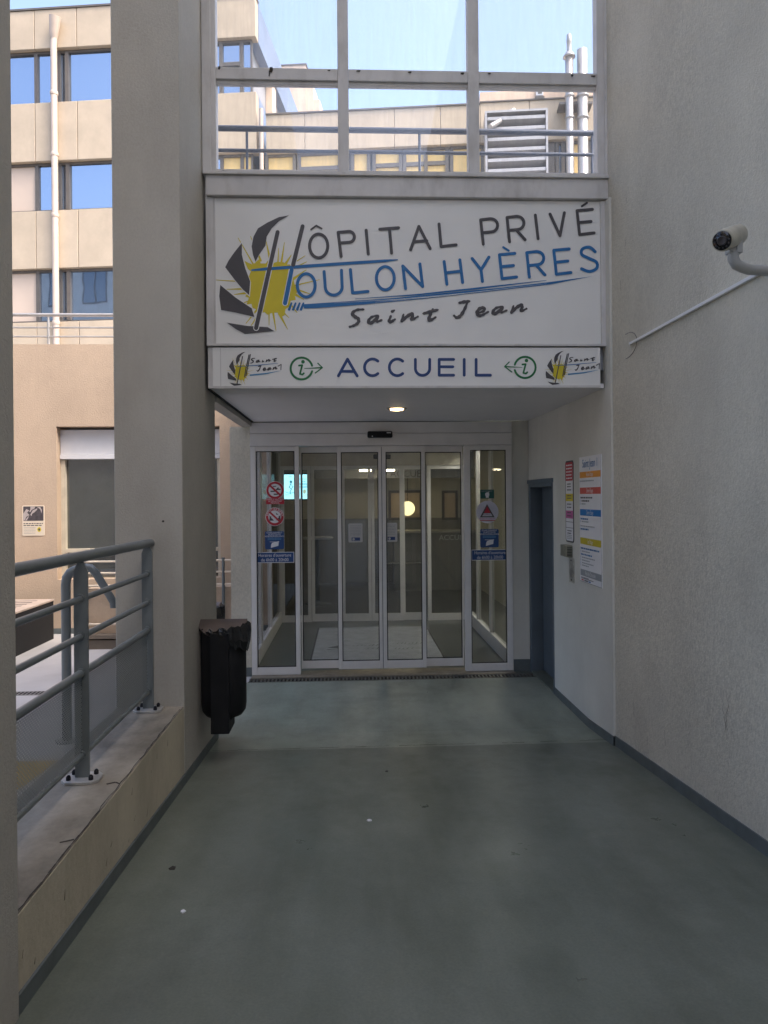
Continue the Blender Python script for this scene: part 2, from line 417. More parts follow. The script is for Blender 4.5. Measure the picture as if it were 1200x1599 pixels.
# joint across the floor where the ramp meets the level part
def ribbon(pts, w, mp, mb, m=0):
    for (a, b) in zip(pts, pts[1:]):
        d = Vector((b[0] - a[0], b[1] - a[1])); n = Vector((-d.y, d.x)).normalized()
        wa, wb = w * random.uniform(.4, 1.3), w * random.uniform(.4, 1.3)
        mb.face([mp(a[0] - n.x * wa / 2, a[1] - n.y * wa / 2), mp(b[0] - n.x * wb / 2, b[1] - n.y * wb / 2), mp(b[0] + n.x * wb / 2, b[1] + n.y * wb / 2), mp(a[0] + n.x * wa / 2, a[1] + n.y * wa / 2)], m)
def floor_mp(u, v): return (u, v, fz(v) + 0.0075)
jb = MB(); x = XL + 0.03
while x < 1.6:
    x2 = x + random.uniform(.03, .12)
    if random.random() < (0.85 if x < 0.7 else 0.45):
        ribbon([(x, 4.77 + 0.03 * (x / 2) + random.uniform(-.006, .006)), (x2, 4.77 + 0.03 * (x2 / 2) + random.uniform(-.006, .006))], 0.006, floor_mp, jb)
    x = x2
jb.build('floor_joint', CRACK, floor)

# ------------------------------------------------------------------ right wall
rw = thing('stucco_wall', 'long white stucco wall along the right side of the ramp', 'wall', (1.8, 2, 0))
m = MB(); m.box(1.70, 2.0, -14, 4.66, -0.3, 9.2); m.box(1.70, 2.0, 4.661, 4.86, 3.601, 9.2); m.build('rough_wall', WALL, rw)
m = MB()
DY0, DY1, DZ = 6.03, 6.85, 1.80
m.box(XR, 2.0, 4.66, DY0, -0.3, 3.6); m.box(XR, 2.0, DY0, DY1, DZ, 3.6); m.box(XR, 2.0, DY1, 7.0, -0.3, 2.385)
m.build('smooth_wall', WALLS, rw)
m = MB()
segs = [-6, 0, 1, 2, 2.95, 3.8, 4.66]
for a, b in zip(segs, segs[1:]):
    m.hexa([(1.693, a, fz(a)), (1.73, a, fz(a)), (1.73, b, fz(b)), (1.693, b, fz(b)), (1.693, a, fz(a) + .068), (1.73, a, fz(a) + .068), (1.73, b, fz(b) + .068), (1.693, b, fz(b) + .068)])
segs = [4.66, 4.75, 5.15, DY0]
for a, b in zip(segs, segs[1:]):
    m.hexa([(1.680, a, fz(a)), (1.72, a, fz(a)), (1.72, b, fz(b)), (1.680, b, fz(b)), (1.680, a, fz(a) + .066), (1.72, a, fz(a) + .066), (1.72, b, fz(b) + .066), (1.680, b, fz(b) + .066)])
m.build('skirting_band', SKIRT, rw)

m = MB(); rw_ = random.Random(11)
def wcrack(y, z, n, step, w, dz):
    pts = [(y, z)]
    for _ in range(n): y += rw_.uniform(-step, step) * .5; z += dz * rw_.uniform(.5, 1.2); pts.append((y, z))
    ribbon(pts, w, lambda u, v: (1.6985, u, v), m)
wcrack(3.25, .55, 9, .03, .003, .025); wcrack(3.28, .70, 5, .04, .003, -.03); wcrack(4.35, .33, 5, .01, .003, .022); wcrack(4.15, .22, 3, .01, .004, .02)
wcrack(3.9, .30, 4, .02, .003, .025); wcrack(4.5, 2.95, 4, .01, .004, .02); wcrack(4.42, 3.2, 3, .01, .005, .015); wcrack(4.40, 3.45, 3, .01, .004, .02); wcrack(4.55, 1.72, 3, .004, .004, .012)
for _ in range(40):
    yy = rw_.uniform(2.8, 4.6); zz = fz(yy) + rw_.uniform(.07, .5) ** 1.3 + .05
    m.cap((yy, zz), (yy + rw_.uniform(-.004, .004), zz + rw_.uniform(.004, .03)), .0018, .0012, lambda u, v, e=0: (1.6988 - e, u, v), 0)
m.build('wall_crack', plain('faint_wall_crack', (.20, .18, .15), .9), rw)
# small metal side door in the right wall
sd = thing('metal_door', 'low grey blue metal service door recessed in the right wall', 'door', (XR + 0.1, 6.45, 0))
m = MB()
m.box(XR - 0.006, XR + 0.17, DY1 - 0.055, DY1 - 0.001, 0.0, DZ); m.box(XR - 0.006, XR + 0.17, DY0 + 0.001, DY0 + 0.02, 0.0, DZ)
m.box(XR - 0.012, XR + 0.17, DY0 + 0.02, DY1 - 0.055, DZ - 0.055, DZ - 0.001)
m.box(XR - 0.018, XR + 0.02, DY0 - 0.01, DY1 + 0.01, DZ - 0.02, DZ + 0.014)
m.build('door_frame', GREYD, sd, bevel=.003)
m = MB(); m.box(XR + 0.11, XR + 0.15, DY0 + 0.02, DY1 - 0.055, 0.025, DZ - 0.055); m.build('door_leaf', GREYD, sd, bevel=.003)
m = MB(); m.box(XR - 0.005, XR + 0.17, DY0 + 0.02, DY1 - 0.055, -0.05, 0.02); m.build('threshold', FLOOR, sd)
yc = 6.16
tg = MB(); mpR = lambda Xp: (lambda u, v, e=0: (Xp - e, -u, v))
mp = mpR(XR + 0.11)
tg.plate([(-yc - .045, 1.02), (-yc + .045, 1.02), (-yc + .045, 1.11), (-yc - .045, 1.11)], mp, .002, 0)
tg.plate([(-yc - .045, 1.125), (-yc + .045, 1.125), (-yc, 1.21)], mp, .002, 0)
tg.rect(-yc - .03, 1.035, -yc + .03, 1.095, mp, .0025, 1); tg.rect(-yc - .02, 1.045, -yc + .02, 1.085, mp, .003, 0)
tg.poly([(-yc - .022, 1.135), (-yc + .022, 1.135), (-yc, 1.18)], mp, .0025, 1)
tag(tg.build('warning_sticker', [YEL, DK], loc=(XR, yc, 1)), 'small yellow triangular hazard sticker on the blue grey metal door', 'sticker')

# ------------------------------------------------------------------ left pillars and curb wall
p1 = MB(); p1.box(-1.31, XL + 0.003, 4.10, 5.09, -0.3, 7.99)
def skirt_left(a, b, parent):
    m = MB(); n = 4
    for i in range(n):
        y0 = a + (b - a) * i / n; y1 = a + (b - a) * (i + 1) / n
        m.hexa([(XL - .05, y0, fz(y0)), (XL + .009, y0, fz(y0)), (XL + .009, y1, fz(y1)), (XL - .05, y1, fz(y1)),
                (XL - .05, y0, fz(y0) + .06), (XL + .009, y0, fz(y0) + .06), (XL + .009, y1, fz(y1) + .06), (XL - .05, y1, fz(y1) + .06)])
    m.build('skirting_band', SKIRT, parent)
pl = thing('square_pillar', 'broad grey stucco pillar left of the entrance carrying the black bin', 'pillar', (-1.18, 4.6, 0))
p1.build('shaft', PILLAR, pl, bevel=.006); skirt_left(4.105, 5.09, pl)
# a small nail hole on the front of the pillar, as in the photograph
m = MB(); q = at(255, 814, Y=4.10); m.disc((q.x, q.z), .007, lambda u, v, e=0: (u, 4.0985 - e, v), .0005, 0, 10, .006); m.build('nail_hole', CRACK, pl)
p0 = MB(); p0.box(-1.31, XL + 0.012, 1.25, 2.06, -0.3, 7.99)
pn = thing('square_pillar', 'near grey stucco pillar at the left end of the railing', 'pillar', (-1.18, 1.7, 0))
p0.build('shaft', PILLAR, pn, bevel=.006)
cw = thing('low_wall', 'low stained concrete kerb wall carrying the grey railing', 'wall', (-1.1, 3, 0))
m = MB(); m.box(-1.30, XL, 2.06, 4.10, -0.3, 0.5085); m.build('wall_body', CURB, cw)
m = MB(); m.box(-1.302, XL - .002, 2.06, 4.10, 0.509, 0.515); m.build('coping', CURBTOP, cw, bevel=.002)
m = MB(); pts = []
y0 = 2.08
while y0 < 4.09:
    pts.append((XL - .004 + random.uniform(-.006, .002), y0)); y0 += random.uniform(.03, .08)
ribbon(pts, .006, lambda u, v: (u, v, .5165), m)
ribbon([(-1.0, 3.0), (-.97, 3.02), (XL - .008, 3.0)], .012, lambda u, v: (u, v, .5165), m); ribbon([(-.99, 2.5), (-.95, 2.52)], .014, lambda u, v: (u, v, .5165), m)
m.build('coping_crack', CRACK, cw)
m = MB()
for _ in range(12):
    yy = random.uniform(2.1, 4.05); zz = random.uniform(fz(yy) + .08, .48)
    m.cap((yy, zz), (yy + random.uniform(.0, .015), zz + random.uniform(.01, .03)), random.uniform(.002, .007), .002, lambda u, v, e=0: (XL + .0012 + e, u, v), 0)
m.build('chip_marks', CRACK, cw)
skirt_left(2.06, 4.10, cw)

# ------------------------------------------------------------------ railing on the curb
rl = thing('railing', 'grey blue steel railing with perforated panel on the kerb wall', 'railing', (-1.12, 3.0, 0.515))
XRr = -1.115
TZ = [1.265, 1.11, 0.96]
m = MB(); m.tube([(XRr, 1.6, 1.445), (XRr, 4.10, 1.425)], .0235, 16)
hr = m.build('handrail', GREYP, rl)
m = MB(); m.lathe((XRr, 4.10, 1.425), [(.0235, 0), (.022, .008), (.015, .016), (.004, .021)], 16, axis=(0, 1, 0)); m.build('end_cap', GREYP, hr)
for z in TZ:
    r = .0135 if z > 1 else .0165
    m = MB(); m.tube([(XRr, 1.6, z), (XRr, 4.015, z - .008)], r, 12); m.build('rail_bar', GREYP, rl)
m = MB(); m.tube([(XRr, 1.6, .618), (XRr, 4.015, .618)], .0125, 12); m.build('rail_bar', GREYP, rl)
m = MB(); m.box(XRr - .0015, XRr + .0015, 1.6, 4.01, .625, .95); m.build('perforated_panel', PERF, rl)
for yp in (3.055, 4.03):
    m = MB(); w = .029
    o = [(XRr - w, .52), (XRr + w, .52), (XRr + w, 1.375), (XRr + .012, 1.412), (XRr - .012, 1.412), (XRr - w, 1.375)]
    n = len(o); t = .006
    m.mesh([(a, yp - t, b) for a, b in o] + [(a, yp + t, b) for a, b in o], [tuple(range(n)), tuple(range(2 * n - 1, n - 1, -1))] + [(i, n + i, n + (i + 1) % n, (i + 1) % n) for i in range(n)])
    m.box(XRr - .006, XRr + .006, yp + t, yp + .03, .52, 1.37)
    ps = m.build('post', GREYP, rl, bevel=.002)
    m = MB(); o = [(XRr - .075, yp - .03), (XRr - .05, yp - .06), (XRr + .05, yp - .06), (XRr + .075, yp - .03), (XRr + .075, yp + .03), (XRr + .05, yp + .06), (XRr - .05, yp + .06), (XRr - .075, yp + .03)]
    n = 8
    m.mesh([(a, b, .5155) for a, b in o] + [(a, b, .528) for a, b in o], [tuple(range(n))[::-1], tuple(range(n, 2 * n))] + [(i, (i + 1) % n, n + (i + 1) % n, n + i) for i in range(n)])
    bp = m.build('base_plate', plain('galvanised_plate', (0.42, 0.42, 0.41), .4, .3), rl, bevel=.002)
    for sx in (-.045, .045):
        for sy in (-.032, .032):
            m = MB(); m.lathe((XRr + sx, yp + sy, .528), [(.010, 0), (.010, .012), (.006, .019), (.002, .021)], 8, smooth=False); m.build('bolt', BOLT, bp)
    for z in TZ + [.622]:
        m = MB(); m.lathe((XRr, yp - .014, z), [(.016, 0), (.017, .008), (.017, .02), (.016, .028)], 14, axis=(0, 1, 0)); m.build('weld_collar', GREYP, ps)

# ------------------------------------------------------------------ litter bin on the pillar
def litter_bin(x, y, label, strip=True):
    b = thing('litter_bin', label, 'bin', (x, y, 0.22))
    m = MB(); m.lathe((x, y, .325), [(.05, 0), (.112, .012), (.132, .04), (.137, .08), (.137, .525), (.132, .531)], 36); m.build('body', BIN, b)
    m = MB(); m.box(x - .055, x + .055, y - .155, y - .11, .258, .86); m.box(x - .055, x + .055, y - .108, y + .06, .258, .323); m.build('bracket', BIN, b, bevel=.004)
    m = MB(); na, nr = 22, 8
    top = []
    for j in range(nr + 1):
        q = j / nr
        for i in range(na + 1):
            a = math.pi * i / na
            w_ = math.sin(a) * q
            top.append((x - .004 + .150 * math.cos(a), y - .14 * w_, .922 - .012 * q - .075 * w_ ** 1.35))
    k = na + 1
    m.mesh(top + [(p[0], p[1] + .004, p[2] - .006) for p in top], [(j * k + i, j * k + i + 1, (j + 1) * k + i + 1, (j + 1) * k + i) for j in range(nr) for i in range(na)] + [((nr + 1) * k + j * k + i, (nr + 1) * k + (j + 1) * k + i, (nr + 1) * k + (j + 1) * k + i + 1, (nr + 1) * k + j * k + i + 1) for j in range(nr) for i in range(na)], 0, True)
    m.build('ashtray_bowl', BOWL, b)
    m = MB(); m.box(x - .10, x - .02, y - .0, y + .03, .845, .905); m.build('bowl_support', BIN, b)
    # bag lip hanging over the rim, crumpled
    m = MB(); n = 40; rings = []
    rnd = random.Random(5)
    prof = [(.134, .85), (.135, .895), (.143, .885), (.147, .85), (.150, .80), (.148, .745)]
    ph = [rnd.uniform(-1, 1) for _ in range(n)]
    for i, (rr, zz) in enumerate(prof):
        rg = []
        for k in range(n):
            a = 2 * math.pi * k / n
            side = max(0.0, math.cos(a + .25))
            wob = .012 * math.sin(5 * a + i) * side + .008 * ph[k] * (i > 1)
            drop = (0.10 + 1.0 * side) + .18 * ph[(k * 3) % n] * side
            z2 = .87 + (zz - .87) * drop if i > 1 else zz * (1) - .02 * (1 - side)
            r2 = rr + wob * .8 + .016 * side * (1 if 0 < i < 5 else .4)
            rg.append((x + r2 * math.cos(a), y + r2 * math.sin(a), z2 + (.012 * ph[k] if i >= 1 else 0)))
        rings.append(rg)
    vs = [q for r_ in rings for q in r_]; fs = []
    for i in range(len(rings) - 1):
        for k in range(n):
            fs.append((i * n + k, i * n + (k + 1) % n, (i + 1) * n + (k + 1) % n, (i + 1) * n + k))
    m.mesh(vs, fs, 0, False); m.build('bag', BAG, b)
    return b
lb = litter_bin(-0.797, 4.555, 'black round litter bin hung on the pillar, bag over its rim')
l2 = dup(lb, (-1.085, 5.30, 0.22), 'black litter bin peeping out behind the far edge of the pillar')

# ------------------------------------------------------------------ sign wall above the entrance
def fr(u, v, e=0): return (u, YS - e, v)
def S(px, py): q = at(px, py, Y=YS); return (q.x, q.z)
def z1(x, y): return S(x / 1.875 + 320, y / 1.875 + 280)
def z2(x, y): return S(x / 3.871 + 330, y / 3.871 + 310)
def z3(x, y): return S(x / 4 + 340, y / 4 + 540)
def z4(x, y): return S(x / 3.934 + 640, y / 3.934 + 540)
K = YS / F      # metres per photograph pixel on the sign plane

def tr(fn, pts): return [fn(*p) for p in pts]
def arc(cx, cy, rx, ry, a0, a1, n=20):
    return [(cx + rx * math.cos(R(a0 + (a1 - a0) * i / n)), cy + ry * math.sin(R(a0 + (a1 - a0) * i / n))) for i in range(n + 1)]
def bez(p, n=8):
    out = []
    P = [p[0]] + list(p) + [p[-1]]
    for i in range(1, len(P) - 2):
        a, b, c, d = P[i - 1], P[i], P[i + 1], P[i + 2]
        for k in range(n):
            t = k / n
            out.append(tuple(0.5 * ((2 * b[j]) + (-a[j] + c[j]) * t + (2 * a[j] - 5 * b[j] + 4 * c[j] - d[j]) * t * t + (-a[j] + 3 * b[j] - 3 * c[j] + d[j]) * t ** 3) for j in (0, 1)))
    out.append(p[-1]); return out

SAINT = {'S': [(465, 381), (447, 382), (432, 392), (440, 402), (450, 409), (449, 420), (437, 428), (424, 432)],
         'a': [(505, 399), (488, 404), (479, 416), (486, 421), (500, 411), (507, 400), (504, 416), (518, 412)],
         'i': [(545, 400), (540, 415), (546, 417), (557, 410)],
         'n': [(582, 396), (577, 415), (590, 403), (606, 394), (608, 402), (606, 411), (624, 402)],
         't': [(668, 380), (661, 396), (656, 410), (662, 412), (676, 404)], 'c': [(640, 393), (660, 388), (683, 382)]}
JEAN = {'J': [(745, 362), (760, 359), (776, 357)], 'j': [(769, 358), (762, 378), (750, 398), (738, 405), (730, 399)],
        'e': [(799, 392), (816, 386), (818, 377), (806, 378), (797, 390), (802, 399), (814, 397), (830, 388)],
        'a': [(870, 373), (853, 377), (843, 389), (849, 394), (863, 385), (872, 374), (868, 389), (884, 384)],
        'n': [(904, 371), (898, 390), (911, 377), (926, 368), (929, 375), (926, 386), (942, 379)]}
def script(mb, chars, T, w, mp, e, m):
    for k, p in chars.items():
        q = bez(tr(T, p), 5); n = len(q)
        ws = [w * (0.65 + 0.5 * math.sin(math.pi * i / (n - 1)) + .15 * math.sin(i * 1.7)) for i in range(n)]
        mb.stroke(q, ws, mp, e, m)
def emblem(mb, T, sc, mp, e, thin=1.0, small=False):
    # materials: 0 dark grey, 1 blue, 2 yellow, 3 white
    blob = [(200, 375), (225, 388), (250, 398), (268, 384), (290, 366), (300, 392), (330, 392), (345, 372), (362, 393), (400, 382), (438, 384), (452, 398), (482, 398), (505, 425), (494, 470), (505, 520), (528, 560), (505, 580), (512, 612), (480, 618), (478, 650), (450, 668), (442, 706), (425, 715), (404, 690), (370, 690), (340, 702), (322, 686), (300, 696), (280, 672), (250, 660), (244, 636), (214, 640), (228, 600), (205, 590), (232, 565), (238, 520), (228, 470), (240, 440), (222, 425)]
    mb.poly(tr(T, blob), mp, e + .0006, 2)
    rays = [((255, 398), (163, 238)), ((300, 375), (238, 228)), ((360, 385), (330, 248)), ((404, 385), (408, 300)), ((424, 390), (443, 265)), ((450, 395), (485, 340)), ((470, 410), (568, 345)), ((500, 420), (578, 382)), ((490, 490), (575, 430)), ((505, 525), (655, 490)), ((515, 548), (600, 577)), ((500, 575), (560, 610)), ((240, 505), (30, 492)), ((235, 545), (95, 548)), ((232, 568), (140, 580)), ((250, 610), (170, 640)), ((280, 668), (210, 755)), ((300, 680), (240, 770)), ((350, 690), (350, 765)), ((375, 690), (392, 797)), ((412, 695), (462, 790)), ((440, 690), (470, 720)), ((480, 640), (520, 690))]
    for i, (a, b) in enumerate(rays):
        w = sc * (9 + (i % 3) * 4)
        mb.cap(T(*a), T(*b), w, sc * 3.5, mp, e + .0005, 2, 4)
    for s in ([(470, 102), (410, 112), (340, 145), (283, 180), (256, 230), (245, 290), (253, 340), (268, 382), (290, 340), (328, 285), (336, 230), (366, 180), (410, 137)],
              [(186, 268), (140, 325), (105, 375), (85, 415), (140, 488), (190, 548), (230, 584), (236, 500), (206, 420), (186, 340)],
              [(55, 522), (49, 590), (60, 674), (150, 690), (262, 716), (246, 664), (150, 600)],
              [(95, 750), (150, 790), (205, 819), (290, 812), (382, 801), (342, 777), (220, 770)]):
        cx = sum(p[0] for p in s) / len(s); cy = sum(p[1] for p in s) / len(s)
        if not small: mb.poly(tr(T, [(cx + (x - cx) * 1.07, cy + (y - cy) * 1.07) for x, y in s]), mp, e + .0010, 3)
        mb.poly(tr(T, s), mp, e + .0014, 0)
    W = 24 * sc * thin
    for a, b, mi in (((402, 203), (272, 783), 0), ((553, 168), (496, 400), 0), ((487, 430), (447, 633), 1 if not small else 0)):
        if not small: mb.cap(T(*a), T(*b), W * 1.42, W * 1.42, mp, e + .0018, 3)
        mb.cap(T(*a), T(*b), W, W * 1.05, mp, e + .0022, mi)
    if not small:
        q = [(247, 433), (330, 426), (600, 407), (850, 390), (1050, 377), (1127, 370)]
        mb.stroke(tr(T, q), [W * .8 * k for k in (.5, .95, 1.0, 1.0, .9, .3)], mp, e + .0026, 1)

sg = thing('sign_board', 'large white hospital name sign with sun emblem above the entrance', 'sign', (0.4, YS, 2.66))
a0 = S(335, 309); a1 = S(939, 538)
m = MB(); m.box(a0[0], a1[0], YS, YS + .03, a1[1], 3.606); m.build('panel', WHITE, sg)
m = MB()
m.box(a0[0] - .055, a0[0] - .004, YS - .012, YS + .03, a1[1], 3.606); m.box(a0[0] - .004, a0[0] + .004, YS - .006, YS + .03, a1[1], 3.606)
m.box(a1[0] + .001, a1[0] + .040, YS - .012, YS + .03, a1[1], 3.606)
m.box(a0[0] - .055, a1[0] + .040, YS - .016, YS + .03, a1[1] - .012, a1[1] + .003)
m.build('frame', TRIM, sg, bevel=.002)
m = MB(); emblem(m, z2, K / 3.871, fr, .001); m.build('emblem', [DK, BLUE, YEL, WHITE], sg)
m = MB(); LW = .0200
def st(pts, mi, fn=z1, w=LW): m.stroke(tr(fn, pts), w, fr, .004, mi)
st(arc(650, 287, 55, 72, 0, 360, 28), 0, z2); st([(604, 187), (636, 164), (668, 182)], 0, z2, .011)
st([(786, 350), (768, 205)], 0, z2); st([(768, 205), (825, 200)] + arc(833, 232, 33, 33, -80, 85, 10) + [(778, 269)], 0, z2)
st([(937, 192), (950, 336)], 0, z2); st([(1020, 186), (1133, 177)], 0, z2); st([(1078, 182), (1091, 330)], 0, z2)
st([(603, 206), (627, 138), (660, 203)], 0); st([(612, 183), (650, 180)], 0)
st([(686, 131), (692, 197), (736, 192)], 0)
def PP(x, y, mi, leg=False):
    st([(x, y), (x + 7.5, y + 71)], mi); st([(x, y), (x + 28, y - 3.5)] + arc(x + 31, y + 16, 18.5, 19, -80, 88, 10) + [(x + 4, y + 38)], mi)
    if leg: st([(x + 27, y + 36), (x + 53, y + 65)], mi)
PP(808, 119, 0); PP(885, 112, 0, True)
st([(968, 105), (976, 174)], 0); st([(1011, 102), (1040, 165), (1053, 98)], 0)
def EE(x, y, mi):
    st([(x + 45, y - 4), (x, y), (x + 7.5, y + 70), (x + 50, y + 65)], mi); st([(x + 4, y + 35), (x + 41, y + 31.5)], mi)
EE(1090, 92, 0); st([(1104, 79), (1119, 69)], 0, z1, .014)
st(arc(575, 525, 54, 70, 0, 360, 28), 1, z2)
st([(683, 442), (690, 535)] + arc(742, 530, 51, 52, 175, 5, 12)[0:0] + arc(741, 535, 51, 49, 178, 2, 12) + [(788, 434)], 1, z2)
st([(842, 430), (855, 571), (948, 562)], 1, z2); st(arc(1053, 482, 54, 70, 0, 360, 28), 1, z2)
st([(588, 320), (580, 254), (638, 314), (630, 248)], 1)
st([(701, 241), (709, 307)], 1); st([(747, 236), (755, 302)], 1); st([(705, 274), (751, 269)], 1)
st([(783, 232), (809, 265), (832, 228)], 1); st([(809, 265), (813, 299)], 1)
EE(863, 221, 1); st([(874, 199), (890, 209)], 1, z1, .014)
PP(943, 215, 1, True); EE(1022, 208, 1)
st(bez([(1143, 212), (1127, 199), (1106, 204), (1104, 220), (1124, 231), (1147, 243), (1147, 261), (1126, 270), (1103, 262)], 5), 1)
m.build('lettering', [DK, BLUE], sg)
m = MB()
m.poly(tr(z1, [(285, 366), (420, 357), (560, 347), (700, 333), (860, 318), (1000, 302), (1135, 284), (1010, 308), (820, 330), (640, 350), (460, 367), (330, 377), (292, 378)]), fr, .0032, 0)
m.stroke(tr(z1, [(440, 350), (620, 338), (800, 319), (1000, 296)]), [.002, .009, .012, .003], fr, .0036, 0)
m.stroke(tr(z1, [(500, 360), (700, 341), (1000, 306)]), [.001, .004, .001], fr, .0044, 1)
m.stroke(tr(z1, [(380, 362), (560, 352), (760, 333)]), [.001, .003, .001], fr, .0044, 1)
for i, xx in enumerate((248, 260, 272, 283)):
    m.cap(z1(xx + 6, 363), z1(xx - 1, 381), .012, .016, fr, .0032, 0)
script(m, SAINT, z1, .019, fr, .004, 2); script(m, JEAN, z1, .019, fr, .004, 2)
m.cap(z1(549, 387), z1(555, 384), .02, .012, fr, .004, 2)
m.build('script_line', [BLUE, WHITE, DK], sg)

ac = thing('reception_sign', 'narrow white reception sign strip with blue lettering under the big sign', 'sign', (0.4, YS, 2.38))
b0 = S(333, 606)[1]; b0 = 2.379
m = MB(); m.box(-0.885, 1.648, YS - .004, YS + .03, b0, 2.641); m.build('panel', WHITE, ac, bevel=.002)
m = MB(); m.box(-0.915, -0.886, YS + .0, YS + .03, b0, 2.641); m.box(-0.885, 1.648, YS - .008, YS - .002 - .003, b0 - .002, b0 + .012)
xj = S(345, 575)[0]; m.box(xj - .002, xj + .002, YS - .0055, YS - .002, b0 + .014, 2.635)
m.build('frame', TRIM, ac)
m = MB(); AY = lambda u, v, e=0: (u, YS - .004 - e, v); W = .0185
def sa(pts, fn, mi=0, w=W): m.stroke(tr(fn, pts), w, AY, .002, mi)
sa([(755, 188), (812, 84), (872, 188)], z3); sa([(777, 160), (850, 160)], z3)
for cx in (968, 1123): sa(arc(cx, 135, 50, 52, -48, -312, 18), z3)
sa([(35, 84), (35, 145)] + arc(79, 140, 44, 42, 172, 8, 12) + [(123, 84)], z4)
sa([(270, 84), (181, 84), (181, 181), (270, 181)], z4); sa([(181, 129), (265, 129)], z4); sa([(335, 84), (335, 181)], z4); sa([(408, 84), (408, 181), (496, 181)], z4)
for fn, cx, cy, rr, d, ax in ((z3, 525, 142, 68, 1, 655), (z4, 708, 133, 65, -1, 583)):
    if d > 0: sa(arc(cx, cy, rr, rr, 15, 345, 26), fn, 1, .0135)
    else: sa(arc(cx, cy, rr, rr, 195, 525, 26), fn, 1, .0135)
    m.stroke(tr(fn, [(cx + d * 18, cy), (ax - d * 2, cy - 5)]), [.003, .009], AY, .0025, 1)
    sa([(ax - d * 28, cy - 33), (ax, cy - 5), (ax - d * 44, cy + 28)], fn, 1, .0075)
    m.disc(fn(cx + 9, cy - 42), .0115, AY, .002, 1, 16)
    sa([(cx - 16, cy - 18), (cx + 4, cy - 20), (cx - 10, cy + 34), (cx + 6, cy + 38), (cx + 14, cy + 30)], fn, 1, .0115)
m.build('lettering', [NAVY, GREEN], ac)
for k, dx in enumerate((0, 496.5)):
    T = lambda x, y: S((75 + (x - 95) * .267) / 4 + 340 + dx, (38 + (y - 102) * .296) / 4 + 540 - (1.4 if dx else 0))
    Z = lambda x, y: S(x / 4 + 340 + dx, y / 4 + 540 - (1.4 if dx else 0))
    m = MB(); emblem(m, T, K / 4 * .28, AY, .001, .9, True)
    m.cap(Z(206, 55), Z(178, 188), .006, .006, AY, .003, 0)
    m.stroke(tr(Z, [(123, 131), (250, 122), (378, 110)]), [.003, .005, .002], AY, .004, 1)
    m.stroke(tr(Z, [(205, 184), (300, 174), (392, 157)]), [.010, .009, .001], AY, .002, 4)
    TS = lambda x, y: Z(208 + (x - 425) * .63, 78 + (y - 380) * .60)
    TJ = lambda x, y: Z(246 + (x - 730) * .60, 126 + (y - 357) * .68)
    script(m, SAINT, TS, .0066, AY, .003, 0); script(m, JEAN, TJ, .0066, AY, .003, 0)
    m.stroke(tr(Z, [(378, 128), (398, 117), (396, 150)]), .005, AY, .003, 0)
    m.build('emblem', [DK, BLUE, YEL, WHITE, LBLUE], ac)

# canopy over the entrance: soffit, edge beam, roof slab
cn = thing('entrance_canopy', 'white flat canopy over the doors with seamed soffit boards', 'canopy', (0.35, 5.8, 2.38))
m = MB(); yb = [YS + .03, 4.98, 5.20, YD - .02]
for a, b in zip(yb, yb[1:]): m.box(-0.905, XR - .003, a + .0015, b - .0015, 2.379, 2.41)
m.build('soffit', SOFFIT, cn)
m = MB(); m.box(-1.02, -0.925, 5.09, 9.75, 2.335, 3.55); m.build('edge_beam', PILLAR, cn)
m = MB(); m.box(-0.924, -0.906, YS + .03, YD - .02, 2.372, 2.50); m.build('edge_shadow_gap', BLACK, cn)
m = MB(); m.box(-0.92, 2.3, YS + .05, 10.0, 2.50, 3.6); m.build('roof_slab', GREYW, cn)
dl = thing('downlight', 'round recessed warm downlight glowing in the canopy soffit', 'light', (0, 0, 0))
q = at(620, 637.5, Z=2.379)
m = MB(); n = 28; c = q
ring = lambda r, z: [(c.x + r * math.cos(2 * math.pi * k / n), c.y + r * math.sin(2 * math.pi * k / n), z) for k in range(n)]
m.mesh(ring(.085, 2.3785) + ring(.075, 2.372) + ring(.055, 2.375), [(i * n + k, i * n + (k + 1) % n, (i + 1) * n + (k + 1) % n, (i + 1) * n + k) for i in range(2) for k in range(n)], 0, True)
m.build('bezel', CHROME, dl)
m = MB(); m.lathe((c.x, c.y, 2.360), [(.02, 0), (.05, .004), (.055, .015)], n); m.build('bulb', emit('warm_bulb', (1.0, 0.70, 0.36), 3.5), dl)

# window wall above the sign
ww = thing('clerestory_window', 'large dusty white framed six pane window above the sign', 'window', (0.4, YS, 3.75))
LZ0, LZ1 = 3.611, 3.738
m = MB(); m.box(-0.915, 1.70, YS - .035, YS + .10, LZ0, LZ1); m.build('lintel', TRIM, ww, bevel=.004)
m = MB(); m.box(-0.93, 1.715, YS - .055, YS + .10, LZ1 + .001, LZ1 + .022); m.build('sill', TRIM, ww, bevel=.003)
def X(px, py): return at(px, py, Y=YS).x
xs = [(-0.935, X(338, 200)), (X(528, 190), X(545, 190)), (X(731.5, 195), X(748.5, 195)), (X(932.5, 200), 1.715)]
zt0, zt1 = 4.372, 4.447; zb = 3.79; ztop = 7.60
m = MB()
for i, (a, b) in enumerate(xs):
    m.box(a, b, YS - .012, YS + .07, LZ1 + .0225, ztop)
    if i in (0, 3): m.box(a, b - .03 if i == 0 else b, YS - .03, YS - .0125, LZ1 + .0225, ztop) if i == 0 else m.box(a + .045, b, YS - .03, YS - .0125, LZ1 + .0225, ztop)
for (a, b), (c2, d) in zip(xs, xs[1:]):
    m.box(b + .0003, c2 - .0003, YS - .008, YS + .066, LZ1 + .0225, zb); m.box(b + .0003, c2 - .0003, YS - .008, YS + .066, zt0, zt1); m.box(b + .0003, c2 - .0003, YS - .008, YS + .066, ztop - .07, ztop)
    m.box(b + .0003, c2 - .0003, YS + .01, YS + .05, zt0 - .022, zt0 - .0003)
